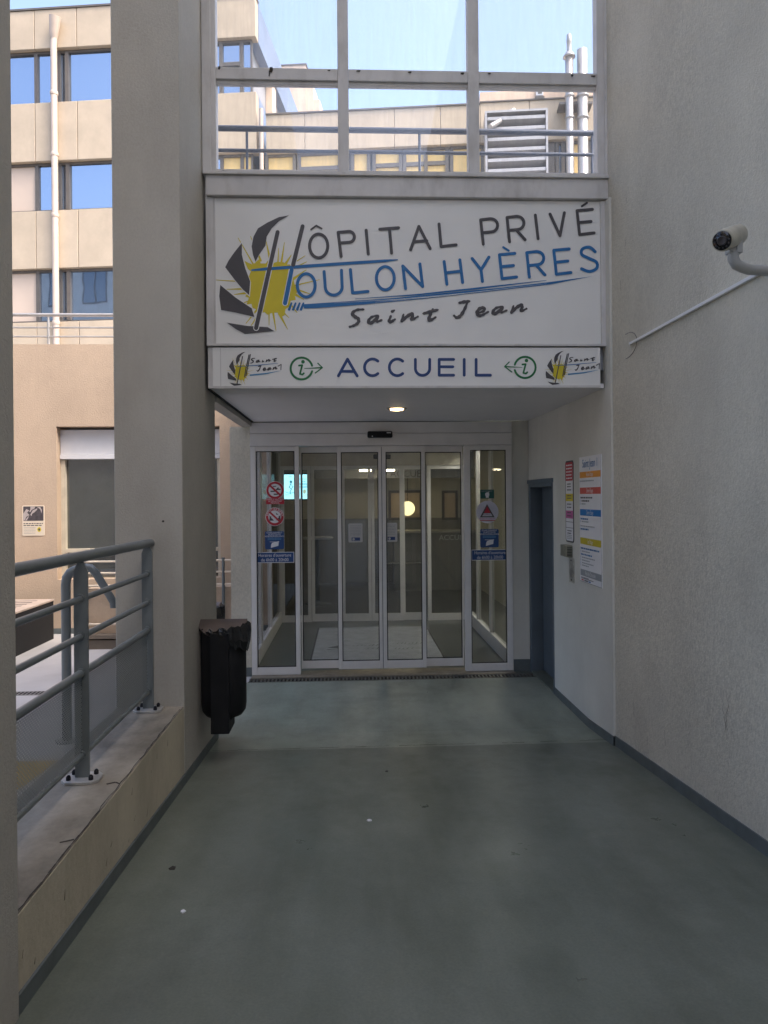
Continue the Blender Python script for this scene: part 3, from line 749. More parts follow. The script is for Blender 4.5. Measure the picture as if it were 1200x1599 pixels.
m.build('window_frame', TRIM, ww, bevel=.003)
for (a, b), (c2, d) in zip(xs, xs[1:]):
    for za, zc in ((zb, zt0 - .022), (zt1, ztop - .07)):
        m = MB(); m.box(b - .002, c2 + .002, YS + .025, YS + .031, za - .002, zc + .002); m.build('pane', CGLASS, ww)
m = MB()   # old tape and dirt marks left on the transom, cobwebs in the corners
for px, py, w, h in ((424, 110, 6, 8), (421, 116, 2, 8), (514, 111, 5, 1.5), (560, 112, 7, 2), (640, 114, 6, 2), (722, 116, 6, 3), (764, 116, 5, 2), (893, 119, 4, 3), (926, 120, 8, 2), (343, 107, 4, 5), (349, 268, 5, 3), (356, 270, 6, 3), (372, 272, 3, 3), (490, 272, 2, 1), (655, 273, 8, 1), (914, 276, 6, 2)):
    a = S(px - w / 2, py + h / 2); b = S(px + w / 2, py - h / 2)
    m.poly([(a[0], a[1]), (a[0] + (b[0] - a[0]) * .7, a[1] - .003), (b[0], (a[1] + b[1]) / 2), (b[0] - .004, b[1]), (a[0] + .003, b[1] - .002)], lambda u, v, e=0: (u, YS - .0135 - e, v), 0)
m.build('dirt_mark', CRACK, ww)

# ------------------------------------------------------------------ automatic doors
M1 = -0.94; M2 = 1.523
ad = thing('sliding_doors', 'white framed automatic sliding glass doors, the outer entrance', 'door', (0.3, YD, 0))
m = MB()
m.box(M1, M2, YD - .02, YD + .12, 2.268, 2.372); m.box(M1, M2, YD - .024, YD + .12, 2.152, 2.265)
m.build('header', ALU, ad, bevel=.003)
m = MB(); m.box(.155, .39, YD - .075, YD - .0245, 2.222, 2.282); sens = m.build('sensor', BLACK, ad, bevel=.012)
m = MB(); m.disc((.20, 2.234), .005, lambda u, v, e=0: (u, YD - .0755 - e, v), 0.0, 0, 10); m.rect(.335, 2.262, .375, 2.270, lambda u, v, e=0: (u, YD - .0755 - e, v), 0); m.build('sensor_mark', PAPER, sens)
def panel_frame(mb, x0, x1, y, z0, z1, sl, sr, b, t, d=.04):
    mb.box(x0, x0 + sl, y, y + d, z0, z1); mb.box(x1 - sr, x1, y, y + d, z0, z1)
    mb.box(x0 + sl, x1 - sr, y + .002, y + d - .002, z0, z0 + b); mb.box(x0 + sl, x1 - sr, y + .002, y + d - .002, z1 - t, z1)
def gasket(mb, x0, x1, y, z0, z1, g=.008):
    mb.box(x0, x0 + g, y, y + .009, z0, z1); mb.box(x1 - g, x1, y, y + .009, z0, z1)
    mb.box(x0 + g, x1 - g, y + .001, y + .008, z0, z0 + g); mb.box(x0 + g, x1 - g, y + .001, y + .008, z1 - g, z1)
for x0, x1, sl, sr in ((M1, -.487, .05, .042), (1.068, M2, .058, .055)):
    m = MB(); panel_frame(m, x0, x1, YD - .01, .012, 2.150, sl, sr, .07, .045, .06); f = m.build('side_panel', ALU, ad, bevel=.003)
    m = MB(); m.box(x0 + sl - .003, x1 - sr + .003, YD + .016, YD + .022, .08, 2.107); m.build('pane', DGLASS, f)
    m = MB(); gasket(m, x0 + sl, x1 - sr, YD + .004, .082, 2.105); m.build('gasket', BLACK, f)
for x0, x1, yy, sl, sr in ((-.482, -.100, YD + .075, .012, .03), (-.132, .286, YD + .025, .036, .03), (.291, .700, YD + .025, .036, .036), (.672, 1.064, YD + .075, .03, .012)):
    m = MB(); panel_frame(m, x0, x1, yy, .045, 2.148, sl, sr, .075, .055, .035); f = m.build('sliding_leaf', ALU, ad, bevel=.003)
    m = MB(); m.box(x0 + sl - .003, x1 - sr + .003, yy + .014, yy + .02, .115, 2.095); m.build('pane', DGLASS, f)
    m = MB(); gasket(m, x0 + sl, x1 - sr, yy + .004, .12, 2.093); m.build('gasket', BLACK, f)
m = MB(); m.box(.2865, .2905, YD + .03, YD + .055, .05, 2.14); m.build('rubber_seal', BLACK, ad)
m = MB(); m.box(M1, M2, YD - .10, YD + .14, -.04, .0105); m.build('threshold', plain('brown_metal_threshold', (.30, .26, .20), .45, .4, .2, 15), ad)
# end pier and left pier
pr = thing('wall_pier', 'narrow pale pier between the glass doors and right wall', 'pillar', (1.6, YD, 0))
m = MB(); m.box(M2 + .002, XR - .003, YD + .0, YD + .13, -.05, 2.378); m.build('shaft', WALLS, pr)
m = MB(); m.box(M2 + .004, XR - .002, YD - .006, YD - .0005, .0, .115); m.build('skirting_band', SKIRT, pr)
lp = thing('wall_pier', 'rough grey pier left of the glass doors by the courtyard', 'pillar', (-1.05, YD + .1, 0))
m = MB(); m.box(-1.13, M1 - .004, YD + .0, YD + .22, -.05, 2.334); m.build('shaft', WALL, lp)
m = MB(); m.box(-1.133, M1 - .002, YD - .006, YD - .0005, .0, .085); m.build('skirting_band', SKIRT, lp)
# drain grate in front of the doors
dg = thing('drain_grate', 'long narrow metal drain grate in front of the glass doors', 'drain', (0.35, 6.68, 0))
m = MB(); m.box(-.95, 1.68, 6.62, 6.77, -.30, -.012); m.build('channel', BLACK, dg)
m = MB(); m.box(-.95, 1.68, 6.625, 6.640, -.012, .006); m.box(-.95, 1.68, 6.745, 6.765, -.012, .006)
x = -.945
while x < 1.67: m.box(x, x + .012, 6.641, 6.744, -.012, .004); x += .034
m.build('grating', plain('dirty_steel_grate', (.16, .15, .13), .5, .5, .3, 20), dg)
m = MB(); m.box(-1.0, 1.7, 6.77, 7.0, -.3, -.002); struct(m.build('door_sill_floor', FLOOR))

# ------------------------------------------------------------------ vestibule
m = MB(); m.box(-1.0, 2.6, 7.0, 14.5, -.3, 0.0); struct(m.build('lobby_floor', VFLOOR))
m = MB(); m.box(-1.0, 1.6, 7.0, 9.8, 2.34, 2.378); struct(m.build('vestibule_ceiling', LOBC))
def side_glazing(X0, label, ys):
    s = thing('glazed_screen', label, 'glass wall', (X0, 8.3, 0))
    m = MB()
    for y in ys: m.box(X0 - .025, X0 + .025, y, y + .05, .15, 2.34)
    m.box(X0 - .03, X0 + .03, 7.0, 9.79, .0, .15); m.box(X0 - .028, X0 + .028, 7.0, 9.79, 2.25, 2.339)
    m.build('frame', ALU, s, bevel=.003)
    m = MB(); m.box(X0 - .003, X0 + .003, 7.05, 9.75, .148, 2.252); m.build('pane', SGLASS, s)
side_glazing(-.965, 'white framed glass screen on the courtyard side of the vestibule', (7.0, 7.62, 7.70, 8.6, 9.72))
side_glazing(1.555, 'white framed glass screen on the right side of the vestibule', (7.0, 8.05, 8.9, 9.72))
YI = 9.80
idr = thing('inner_doors', 'second set of glass doors at the back of the vestibule', 'door', (0.3, YI, 0))
m = MB(); m.box(-.95, 1.53, YI - .02, YI + .1, 2.09, 2.338); m.build('header', plain('beige_header', (.5, .46, .38), .5), idr)
m = MB(); m.box(.30, .53, YI - .07, YI - .021, 2.175, 2.235); m.build('sensor', BLACK, idr, bevel=.01)
for x0, x1, yy in ((-.95, -.545, YI), (1.02, 1.53, YI)):
    m = MB(); panel_frame(m, x0, x1, yy, .0, 2.088, .05, .045, .09, .05); f = m.build('side_panel', ALU, idr)
    m = MB(); m.box(x0 + .045, x1 - .04, yy + .016, yy + .022, .088, 2.04); m.build('pane', DGLASS, f)
for x0, x1, yy in ((-.54, -.125, YI + .05), (-.13, .262, YI + .02), (.268, .69, YI + .02), (.68, 1.015, YI + .05)):
    m = MB(); panel_frame(m, x0, x1, yy, .0, 2.088, .04, .04, .10, .05, .025); f = m.build('sliding_leaf', ALU, idr)
    m = MB(); m.box(x0 + .037, x1 - .037, yy + .009, yy + .015, .098, 2.04); m.build('pane', DGLASS, f)
# entrance mat
fm = MB(); fm.box(-.42, .93, 7.38, 9.28, .001, .012, 0)
def tmat(u, v, e=0): return (u, v, .0125 + e)
fm.box(-.435, .945, 7.365, 9.295, .0005, .0095, 1)
fm.poly([(-.28, 8.05), (-.12, 7.98), (-.10, 8.22)], tmat, .0005, 1); fm.poly([(-.30, 7.98), (-.14, 7.92), (-.26, 7.93)], tmat, .0005, 1)
rr = random.Random(3)
for row, (xa, xb, yy) in enumerate(((0.0, .40, 8.12), (.50, .80, 8.20), (.16, .36, 7.95), (.46, .66, 7.92))):
    x = xa
    while x < xb:
        fm.cap((x, yy), (x + .022, yy + rr.uniform(.02, .09)), .012, .006, tmat, .0005, 1); x += rr.uniform(.035, .055)
tag(fm.build('door_mat', [MATM, DK], loc=(.25, 8.3, 0)), 'large grey printed mat on the vestibule floor behind the glass', 'mat')

# lobby behind the inner doors
m = MB(); m.box(-2.2, 4.0, 14.2, 14.4, .0, 2.7); lbw = MB()
lw_ = thing('lobby_wall', 'cream back wall of the lobby with a grey dado', 'wall', (0.5, 14.2, 0))
m = MB(); m.box(-2.4, 3.4, 14.2, 14.4, 1.25, 2.7); m.build('upper_wall', LOBW, lw_)
m = MB(); m.box(-2.4, 3.4, 14.19, 14.4, .0, 1.248); m.build('dado', LOBD, lw_)
m = MB(); m.box(-2.4, 3.4, 9.92, 14.4, 2.55, 2.6); struct(m.build('lobby_ceiling', LOBC))
sw = thing('lobby_wall', 'cream left side wall of the lobby behind the high table', 'wall', (-1.9, 12, 0))
m = MB(); m.box(-2.0, -1.8, 9.92, 14.19, .0, 2.55); m.build('plaster', LOBW, sw)
m = MB(); m.box(-1.8, -1.78, 11.0, 11.9, .0, 2.1); m.box(-1.8, -1.78, 12.6, 13.4, .0, 2.1); m.build('door_panel', LOBD, sw)
sw2 = thing('lobby_wall', 'pale yellow wall seen through the right vestibule glass', 'wall', (2.5, 9, 0))
m = MB(); m.box(2.3, 2.5, 7.0, 14.19, .0, 2.55); m.box(1.7, 2.3, 7.01, 7.1, 0, 2.5); m.build('plaster', LOBR, sw2)
sl_ = [at(572, 734, Y=12.4), at(606, 738, Y=12.4)]
for xx, yy, lab in ((sl_[0].x, 12.4, 'left of two yellow ceiling strip lights glimpsed through the doors'), (sl_[1].x, 12.4, 'right of two yellow ceiling strip lights glimpsed through the doors')):
    t = thing('strip_light', lab, 'light', (xx, yy, 2.1), 'lobby ceiling strip lights')
    m = MB(); m.box(xx - .12, xx + .12, yy - .05, yy + .05, 2.135, 2.17); m.tube([(xx, yy, 2.17), (xx, yy, 2.55)], .006, 6); m.build('housing', ALU, t)
    m = MB(); m.box(xx - .11, xx + .11, yy - .04, yy + .04, 2.105, 2.134); m.build('tube', emit('yellow_tube', (1, .84, .55), 11), t)
t = thing('ceiling_panel', 'white ceiling light glimpsed through the right side glass', 'light', (1.95, 9.0, 2.5))
m = MB(); m.box(1.75, 2.25, 8.6, 9.2, 2.47, 2.50); m.build('housing', ALU, t)
m = MB(); m.box(1.78, 2.22, 8.63, 9.17, 2.46, 2.469); m.build('diffuser', emit('cool_panel', (1, .97, .86), 10), t)
m = MB(); m.box(1.6, 2.3, 7.0, 9.9, 2.505, 2.55); struct(m.build('side_room_ceiling', LOBC))
# reception front with lettering
rc = thing('reception_desk', 'dark reception counter with small lettering at the back of lobby', 'desk', (1.5, 13.2, 0))
m = MB(); m.box(.75, 2.25, 12.9, 13.4, .0, 1.02); m.build('counter_front', LOBD, rc)
m = MB(); m.box(.70, 2.28, 12.84, 13.45, 1.021, 1.06); m.build('counter_top', plain('pale_counter', (.4, .39, .35), .4), rc)
q = at(700, 832, Y=12.9); m = MB(); m.text('ACCUEIL', .13, (q.x + .1, .93), lambda u, v, e=0: (u, 12.897 - e, v), .001); m.build('lettering', PAPER, rc)
m = MB(); m.tube([(.55, 12.8, .50), (1.3, 12.8, .50)], .012, 8); m.build('foot_rail', CHROME, rc)
sf = thing('reception_beam', 'grey beam with reception lettering above the counter', 'beam', (1, 13, 2))
m = MB(); m.box(-1.4, 2.2, 13.0, 13.2, 2.0, 2.5); m.build('beam_face', GRYPR, sf)
a = at(621, 757, Y=13.0); b = at(658, 752, Y=13.0)
m = MB(); m.text('ACCUEIL', .17, ((a.x + b.x) / 2, 2.07), lambda u, v, e=0: (u, 12.997 - e, v), .001); m.build('lettering', DK, sf)
for (pa, pb), lab in ((((607, 766), (660, 812)), 'dark framed peach notice board beside the round lamp in lobby'), (((691, 766), (716, 812)), 'small dark framed peach notice board at the right of lobby')):
    a = at(*pa, Y=14.1); b = at(*pb, Y=14.1)
    t = thing('notice_board', lab, 'board', (a.x, 14.18, b.z))
    m = MB(); m.box(a.x, b.x, 14.15, 14.188, b.z, a.z); m.build('frame', DK, t)
    m = MB(); m.box(a.x + .05, b.x - .05, 14.13, 14.149, b.z + .05, a.z - .05); m.build('sheet', PEACH, t)
q = at(637, 794, Y=13.6)
t = thing('globe_lamp', 'round pale yellow globe lamp glowing at the reception desk', 'lamp', (q.x, 13.6, q.z))
m = MB(); rr = .135; m.lathe((q.x, 13.6, q.z), [(max(.004, rr * math.sin(math.pi * i / 12)), -rr * math.cos(math.pi * i / 12)) for i in range(13)], 24); m.build('globe', emit('globe_glow', (1, .85, .42), .62), t)
m = MB(); m.tube([(q.x, 13.6, q.z + rr), (q.x, 13.6, 2.55)], .006, 6); m.build('cord', BLACK, t)
t = thing('bar_table', 'tall round pedestal table inside the lobby left side', 'table', (-.55, 11.5, 0))
m = MB(); m.lathe((-.54, 11.5, 1.015), [(.24, 0), (.25, .01), (.25, .025), (.24, .03)], 30); m.build('top', PAPER, t)
m = MB(); m.lathe((-.54, 11.5, .02), [(.03, 0), (.03, .99)], 14); m.build('column', GREYD, t)
m = MB(); m.lathe((-.54, 11.5, .0), [(.21, 0), (.20, .012), (.05, .03), (.03, .05)], 26); m.build('base', GREYD, t)
# screen
a = at(443, 741, Y=10.6); b = at(484, 779, Y=10.6)
t = thing('wall_screen', 'bright cyan information screen glowing behind the left glass', 'screen', ((a.x + b.x) / 2, 10.6, b.z))
m = MB(); m.box(a.x - .02, b.x + .02, 10.605, 10.65, b.z - .02, a.z + .02); m.build('casing', BLACK, t)
sp = lambda u, v, e=0: (a.x + (b.x - a.x) * u, 10.604 - e, b.z + (a.z - b.z) * v)
m = MB(); m.rect(0, 0, 1, 1, sp, .0, 0)
for y0, x0, x1 in ((.80, .62, .95), (.70, .70, .85), (.62, .60, .97), (.58, .6, .97), (.50, .62, .95), (.46, .62, .95), (.16, .05, .2), (.9, .2, .3)):
    m.rect(x0, y0, x1, y0 + .02, sp, .001, 1)
m.disc((.28, .70), .05, sp, .001, 1, 14, .06); m.stroke([(.28, .64), (.22, .48), (.30, .40), (.24, .30), (.26, .2)], .03, sp, .001, 1); m.stroke([(.28, .6), (.36, .5), (.30, .42)], .025, sp, .001, 1); m.stroke([(.05, .30), (.2, .24), (.42, .26)], .02, sp, .001, 1)
m.disc((.80, .30), .06, sp, .001, 2, 16, .09)
m.build('display', [emit('cyan_screen', (.30, .70, .80), .85), emit('screen_dark', (.03, .2, .28), .5), emit('screen_khaki', (.3, .4, .3), .6)], t)

# ------------------------------------------------------------------ stickers on the door glass
def GD(px, py): q = at(px, py, Y=YD - .001); return (q.x, q.z)
gmp = lambda u, v, e=0: (u, YD + .0155 - e, v)
def px_rect(x0, y0, x1, y1):
    a = GD(x0, y1); b = GD(x1, y0); return a[0], a[1], b[0], b[1]
def lines(mb, x0, x1, yv, h, mp, e, mi, words=(2, 5), seed=0):
    r_ = random.Random(seed * 131 + int(yv * 10000)); x = x0
    while x < x1 - h:
        w = min(r_.uniform(*words) * h, x1 - x)
        mb.rect(x, yv - h / 2, x + w, yv + h / 2, mp, e, mi); x += w + h * .7
def hours(x0, y0, x1, y1, lab):
    m = MB(); a = px_rect(x0, y0, x1, y1)
    m.plate([(a[0], a[1]), (a[2], a[1]), (a[2], a[3]), (a[0], a[3])], gmp, .002, 1)
    m.rect(a[0] + .006, a[1] + .005, a[2] - .006, a[3] - .005, gmp, .0025, 0)
    cx = (a[0] + a[2]) / 2; h = a[3] - a[1]
    m.text("Horaires d'ouverture", .044, (cx, a[1] + h * .70), gmp, .0032, 1, sx=.80 * (a[2] - a[0]) / .36)
    m.text('de 6h00 à 20h00', .044, (cx, a[1] + h * .27), gmp, .0032, 1, sx=.86 * (a[2] - a[0]) / .36)
    return tag(m.build('hours_sticker', [BLUE2, PAPER], loc=(cx, YD, a[1])), lab, 'sticker', 'opening hours stickers')
BLUE2 = plain('sticker_blue', (0.010, 0.055, 0.19), .45, var=.05)
hours(398.5, 862, 459.5, 879.5, 'blue opening hours sticker on the left glass panel')
hours(737, 858, 795, 875.5, 'blue opening hours sticker on the right glass panel')
def cctv(x0, y0, x1, y1, lab):
    m = MB(); a = px_rect(x0, y0, x1, y1); w = a[2] - a[0]; h = a[3] - a[1]; cx = (a[0] + a[2]) / 2
    m.plate(rrect(a[0], a[1], a[2], a[3], .014), gmp, .002, 0)
    for k, (tx, sz) in enumerate((('ÉTABLISSEMENT', .021), ('PLACÉ SOUS', .021), ('VIDÉOSURVEILLANCE', .0195))):
        m.text(tx, sz, (cx, a[3] - h * (.085 + .10 * k)), gmp, .003, 1, sx=.98)
    for k in range(3): lines(m, a[0] + w * .14, a[2] - w * .14, a[3] - h * (.37 + .05 * k), .0042, gmp, .003, 2, seed=k)
    m.rect(cx - .045, a[3] - h * .60, cx + .045, a[3] - h * .58, gmp, .003, 1)
    m.rect(cx + .0, a[3] - h * .72, cx + .008, a[3] - h * .6, gmp, .003, 1)
    b0 = a[1] + h * .08
    m.poly([(cx - .035, b0), (cx + .035, b0 + .018), (cx + .04, b0 + .062), (cx - .022, b0 + .048), (cx - .032, b0 + .03)], gmp, .003, 1)
    return tag(m.build('surveillance_sticker', [BLUE2, PAPER, LBLUE], loc=(cx, YD, a[1])), lab, 'sticker', 'video surveillance stickers')
cctv(414, 829.5, 443.5, 858, 'blue video surveillance sticker above the left opening hours')
cctv(751, 826, 779.5, 855, 'blue video surveillance sticker above the right opening hours')
m = MB(); a = px_rect(416, 751, 444, 783); c = GD(429.5, 765.5); r = abs(GD(443.5, 765)[0] - c[0])
m.disc(c, r * 1.02, gmp, .001, 1); m.disc(c, r * .97, gmp, .0015, 0); m.disc(c, r * .72, gmp, .002, 1)
for k, (u, v) in enumerate(((-.45, -.12), (-.1, -.45), (.2, .1))): m.stroke([(c[0] + r * u, c[1] + r * v), (c[0] + r * (u + .38), c[1] + r * v)], .012, gmp, .0024, 2)
m.stroke([(c[0] + r * .15, c[1] + r * .05), (c[0] + r * .35, c[1] + r * .25)], .012, gmp, .0024, 2); m.stroke([(c[0] - r * .2, c[1] + r * .42), (c[0] + r * .1, c[1] + r * .45)], .008, gmp, .0024, 2)
m.cap((c[0] - r * .55, c[1] + r * .52), (c[0] + r * .55, c[1] - r * .52), r * .22, r * .22, gmp, .0029, 0)
b = px_rect(415.5, 778, 443.8, 787.5)
m.rect(b[0], b[1], b[2], b[3], gmp, .0032, 0)
w = b[2] - b[0]; h = b[3] - b[1]
for k, tx in enumerate(('INTERDIT À TOUT ENGIN', 'DE DÉPLACEMENT', 'PERSONNEL')): m.text(tx, .018, ((b[0] + b[2]) / 2, b[3] - h * (.2 + .3 * k)), gmp, .0038, 1, sx=.85)
tag(m.build('scooter_ban_sticker', [RED, PAPER, DK], loc=(c[0], YD, c[1])), 'red prohibition disc with red caption block, upper left glass', 'sticker')
m = MB(); c = GD(429, 807); r = abs(GD(443.3, 807)[0] - c[0])
m.disc(c, r * 1.02, gmp, .001, 1); m.disc(c, r * .97, gmp, .0015, 0); m.disc(c, r * .70, gmp, .002, 1)
tx = 'INTERDIT AUX ANIMAUX'
for i, ch in enumerate(tx):
    th = R(170 - 160 * i / (len(tx) - 1))
    m.text(ch, .024, (c[0] + r * .83 * math.cos(th), c[1] + r * .83 * math.sin(th)), gmp, .0022, 1, ang=th - math.pi / 2)
def dog(cx, cy, s, f):
    P = [(-.5, -.5), (-.45, .1), (-.5, .55), (-.3, .3), (-.1, .35), (-.15, .05), (.15, -.2), (.35, -.5)]
    m.poly([(cx + f * x * s, cy + y * s) for x, y in P], gmp, .0025, 2)
dog(c[0] - r * .30, c[1] - r * .14, r * .58, 1); dog(c[0] + r * .36, c[1] - r * .10, r * .58, -1)
m.poly([(c[0] + r * .1, c[1] + r * .45), (c[0] + r * .42, c[1] + r * .25), (c[0] + r * .2, c[1] + r * .2)], gmp, .0025, 2)
m.cap((c[0] - r * .52, c[1] + r * .50), (c[0] + r * .52, c[1] - r * .50), r * .2, r * .2, gmp, .003, 0)
tag(m.build('animal_ban_sticker', [RED, PAPER, DK], loc=(c[0], YD, c[1])), 'round red no animals sticker below the scooter ban, left glass', 'sticker')
m = MB(); a = px_rect(751, 764.5, 772.5, 778.5); cx = (a[0] + a[2]) / 2; cy = (a[1] + a[3]) / 2
m.plate([(a[0], a[1]), (a[2], a[1]), (a[2], a[3]), (a[0], a[3])], gmp, .002, 0)
m.disc((cx, cy - .004), .021, gmp, .0025, 1, 14); m.rect(cx - .014, cy - .035, cx + .014, cy - .016, gmp, .0027, 1); lines(m, a[0] + .01, a[2] - .01, a[3] - .014, .006, gmp, .0026, 2)
m.cap((cx + .005, cy + .01), (cx + .018, cy + .024), .008, .005, gmp, .0026, 1)
tag(m.build('green_sticker', [GREEND, PAPER, GRYPR], loc=(cx, YD, cy)), 'small dark green rectangular sticker at the top of right glass', 'sticker')
m = MB(); c = GD(762, 799.5); r = abs(GD(779.5, 800)[0] - c[0]); wmat = plain('pale_lilac_print', (.55, .54, .62), .5)
m.disc(c, r, gmp, .001, 0); kx = K * YD / YS
tri = lambda s, dy: [(c[0] - 12 * kx * s, c[1] - 8.5 * kx * s + dy * kx), (c[0] + 11.5 * kx * s, c[1] - 8.5 * kx * s + dy * kx), (c[0] - .5 * kx, c[1] + 12.5 * kx * s + dy * kx)]
m.poly(tri(1, 0), gmp, .0015, 1)
m.poly([(c[0] - 5.4 * kx, c[1] - 1.5 * kx), (c[0] + 5 * kx, c[1] - 1.5 * kx), (c[0] - .3 * kx, c[1] + 9 * kx)], gmp, .002, 2)
m.poly([(c[0] - 8.4 * kx, c[1] - 6.6 * kx), (c[0] + 8.1 * kx, c[1] - 6.6 * kx), (c[0] + 5.6 * kx, c[1] - 2.1 * kx), (c[0] - 6 * kx, c[1] - 2.1 * kx)], gmp, .002, 0)
m.text('VIGIPIRATE', .023, (c[0] - .2 * kx, c[1] - 4.4 * kx), gmp, .0028, 1, sx=.85); m.text('URGENCE ATTENTAT', .020, (c[0], c[1] - 10.8 * kx), gmp, .0028, 2, sx=.8)
m.rect(c[0] - 12 * kx, c[1] - 14 * kx, c[0] + 12 * kx, c[1] - 12.8 * kx, gmp, .0022, 2)
tag(m.build('alert_sticker', [wmat, DK, RED], loc=(c[0], YD, c[1])), 'pale round sticker with red security triangle on right glass', 'sticker')
lmp = lambda u, v, e=0: (u, YD + .0385 - e, v)
for x0, x1, y0, y1, lab in ((544.5, 566.5, 817.5, 847.5, 'white rounded notice on the left middle door leaf'), (602, 621, 816.5, 846.5, 'white rounded notice on the right middle door leaf')):
    m = MB(); a = px_rect(x0, y0, x1, y1); w = a[2] - a[0]; h = a[3] - a[1]
    m.plate(rrect(a[0], a[1], a[2], a[3], .012), lmp, .002, 0)
    for k in range(7): lines(m, a[0] + w * .12, a[2] - w * .12, a[3] - h * (.12 + .08 * k), .0055, lmp, .003, 1, seed=k)
    m.rect(a[0] + w * .22, a[1] + h * .09, a[2] - w * .18, a[1] + h * .26, lmp, .003, 2); m.disc((a[0] + w * .36, a[1] + h * .17), .012, lmp, .0035, 0, 10)
    tag(m.build('door_notice', [GLN, GRYPR, BLUE2] if False else [plain('notice_paper', (.50, .49, .48), .5), GRYPR, NAVY], loc=(a[0], YD, a[1])), lab, 'notice', 'notices on the sliding leaves')

# ------------------------------------------------------------------ signs on the right wall
def wall_mp(y_left, ztop):
    return lambda u, v, e=0: (XR - e, y_left - u, ztop - v)
YL, W_, ZT, HH = 5.305, .465, 1.945, .905
mp = wall_mp(YL, ZT)
dm = [PAPER, BLUE, ORG, REDP, plain('sky_blue_bar', (.01, .17, .47), .5), plain('mustard_bar', (.55, .44, .02), .5), GRYPR, DK, plain('panel_edge', (.08, .09, .1), .5)]
m = MB(); m.plate([(0, 0), (W_, 0), (W_, HH), (0, HH)], mp, .006, 0)
m.rect(W_ - .004, 0, W_, HH, mp, .0063, 8); m.rect(0, HH - .003, W_, HH, mp, .0063, 8)
T2 = lambda u, v, e=0: mp(u, v, e)
def dtext(s, size, u, v, mi, al='LEFT', sx=1): m.text(s, size, (u, -v), lambda a, b, e=0: mp(a, -b, e), .0075, mi, align=al, sx=sx)
dtext('Saint Jean 1', .085, W_ * .52, .052, 1, 'CENTER', .85)
for v0, v1, mi, s in ((.108, .152, 2, '4ème Étage'), (.222, .268, 3, '3ème Étage'), (.378, .424, 4, '2ème Étage'), (.585, .632, 5, '1er Étage'), (.815, .862, 6, 'Rez-de-Chaussée')):
    m.rect(.012, v0 * 1.0, W_ - .005, v1, mp, .0068, mi)
    dtext(s, .042, W_ * .5, (v0 + v1) / 2, 0, 'CENTER', .75)
for v, x0, x1, mi in ((.175, .03, .32, 6), (.295, .03, .30, 7), (.318, .05, .22, 7), (.340, .05, .14, 6), (.448, .03, .19, 1), (.468, .05, .2, 6), (.500, .03, .33, 6), (.522, .03, .2, 1), (.662, .03, .42, 1), (.684, .05, .22, 6), (.706, .03, .28, 1), (.728, .05, .33, 6), (.748, .05, .22, 6), (.768, .05, .3, 6), (.785, .05, .2, 6)):
    lines(m, x0, x1, v, .011 if mi != 6 else .008, mp, .0068, mi, seed=int(v * 1000)); m.rect(.018, v - .008, .024, v + .006, mp, .0068, 1)
for v, x0, x1 in ((.873, .03, .2), (.880, .03, .3)): lines(m, x0, x1, v, .005, mp, .0068, 7, seed=3)
m.rect(.03, .888, .09, .897, mp, .0068, 3); m.rect(.10, .888, .18, .897, mp, .0068, 7); m.rect(.19, .888, .24, .897, mp, .0068, 1)
tag(m.build('floor_directory', dm, loc=(XR, 5.07, 1.04)), 'white floor directory panel with coloured bars on the right wall', 'sign')
YL2, W2, ZT2, H2 = 5.665, .205, 1.935, .63
mp2 = wall_mp(YL2, ZT2)
m = MB(); m.plate(rrect(0, 0, W2, H2, .03), mp2, .004, 0); m.rect(.012, .012, W2 - .012, H2 - .012, mp2, .0045, 1, .02)
m.rect(.012, .012, W2 - .012, .155, mp2, .005, 2, .012); m.rect(.012, .255, W2 - .012, .312, mp2, .005, 3); m.rect(.012, .385, W2 - .012, .445, mp2, .005, 4)
for k in range(5): lines(m, .03, W2 - .03, .035 + .025 * k, .010, mp2, .0055, 1, (2, 4), k)
for v in (.18, .20, .225, .335, .36, .54, .56): lines(m, .05, W2 - .05, v, .009, mp2, .0055, 5, (2, 4), int(v * 100))
for v in (.27, .29, .40, .425): lines(m, .05, W2 - .05, v, .009, mp2, .0055, 5, (2, 4), int(v * 100))
for v in (.47, .515): m.rect(.012, v, W2 - .012, v + .004, mp2, .0055, 5)
for v in (.575, .588, .600): lines(m, .04, W2 - .04, v, .006, mp2, .0055, 6, (2, 4), int(v * 1000))
tag(m.build('safety_notice', [DK, PAPER, RED, YEL, PINK, DK, GRYPR], loc=(XR, 5.55, 1.3)), 'narrow tall safety notice strip, red at top, beside the directory', 'sign')
kb = thing('key_box', 'small beige metal box fixed below the narrow safety notice', 'box', (XR, 5.58, 1.2))
m = MB(); m.box(XR - .05, XR - .001, 5.50, 5.66, 1.195, 1.285); m.build('casing', KEYM, kb, bevel=.004)
m = MB()
for i in range(6): m.box(XR - .045, XR - .008, 5.4965, 5.4995, 1.205 + i * .012, 1.210 + i * .012)
m.build('vent_slot', BLACK, kb)
pt = thing('metal_plate', 'worn steel scratch plate under the beige box on the wall', 'plate', (XR, 5.53, 1.0))
m = MB(); m.box(XR - .006, XR - .0005, 5.46, 5.585, 1.0, 1.19); m.build('face_plate', PLATE, pt, bevel=.002)
m = MB()
for y, z in ((5.52, 1.17), (5.52, 1.02)): m.lathe((XR - .006, y, z), [(.008, 0), (.006, .004)], 10, axis=(-1, 0, 0))
for k in range(9): m.cap((5.47 + .012 * k, 1.04 + .01 * (k % 3)), (5.475 + .011 * k, 1.13 - .012 * (k % 4)), .004, .002, lambda u, v, e=0: (XR - .0062 - e, u, v), .0003)
m.build('scratch_mark', DK, pt)

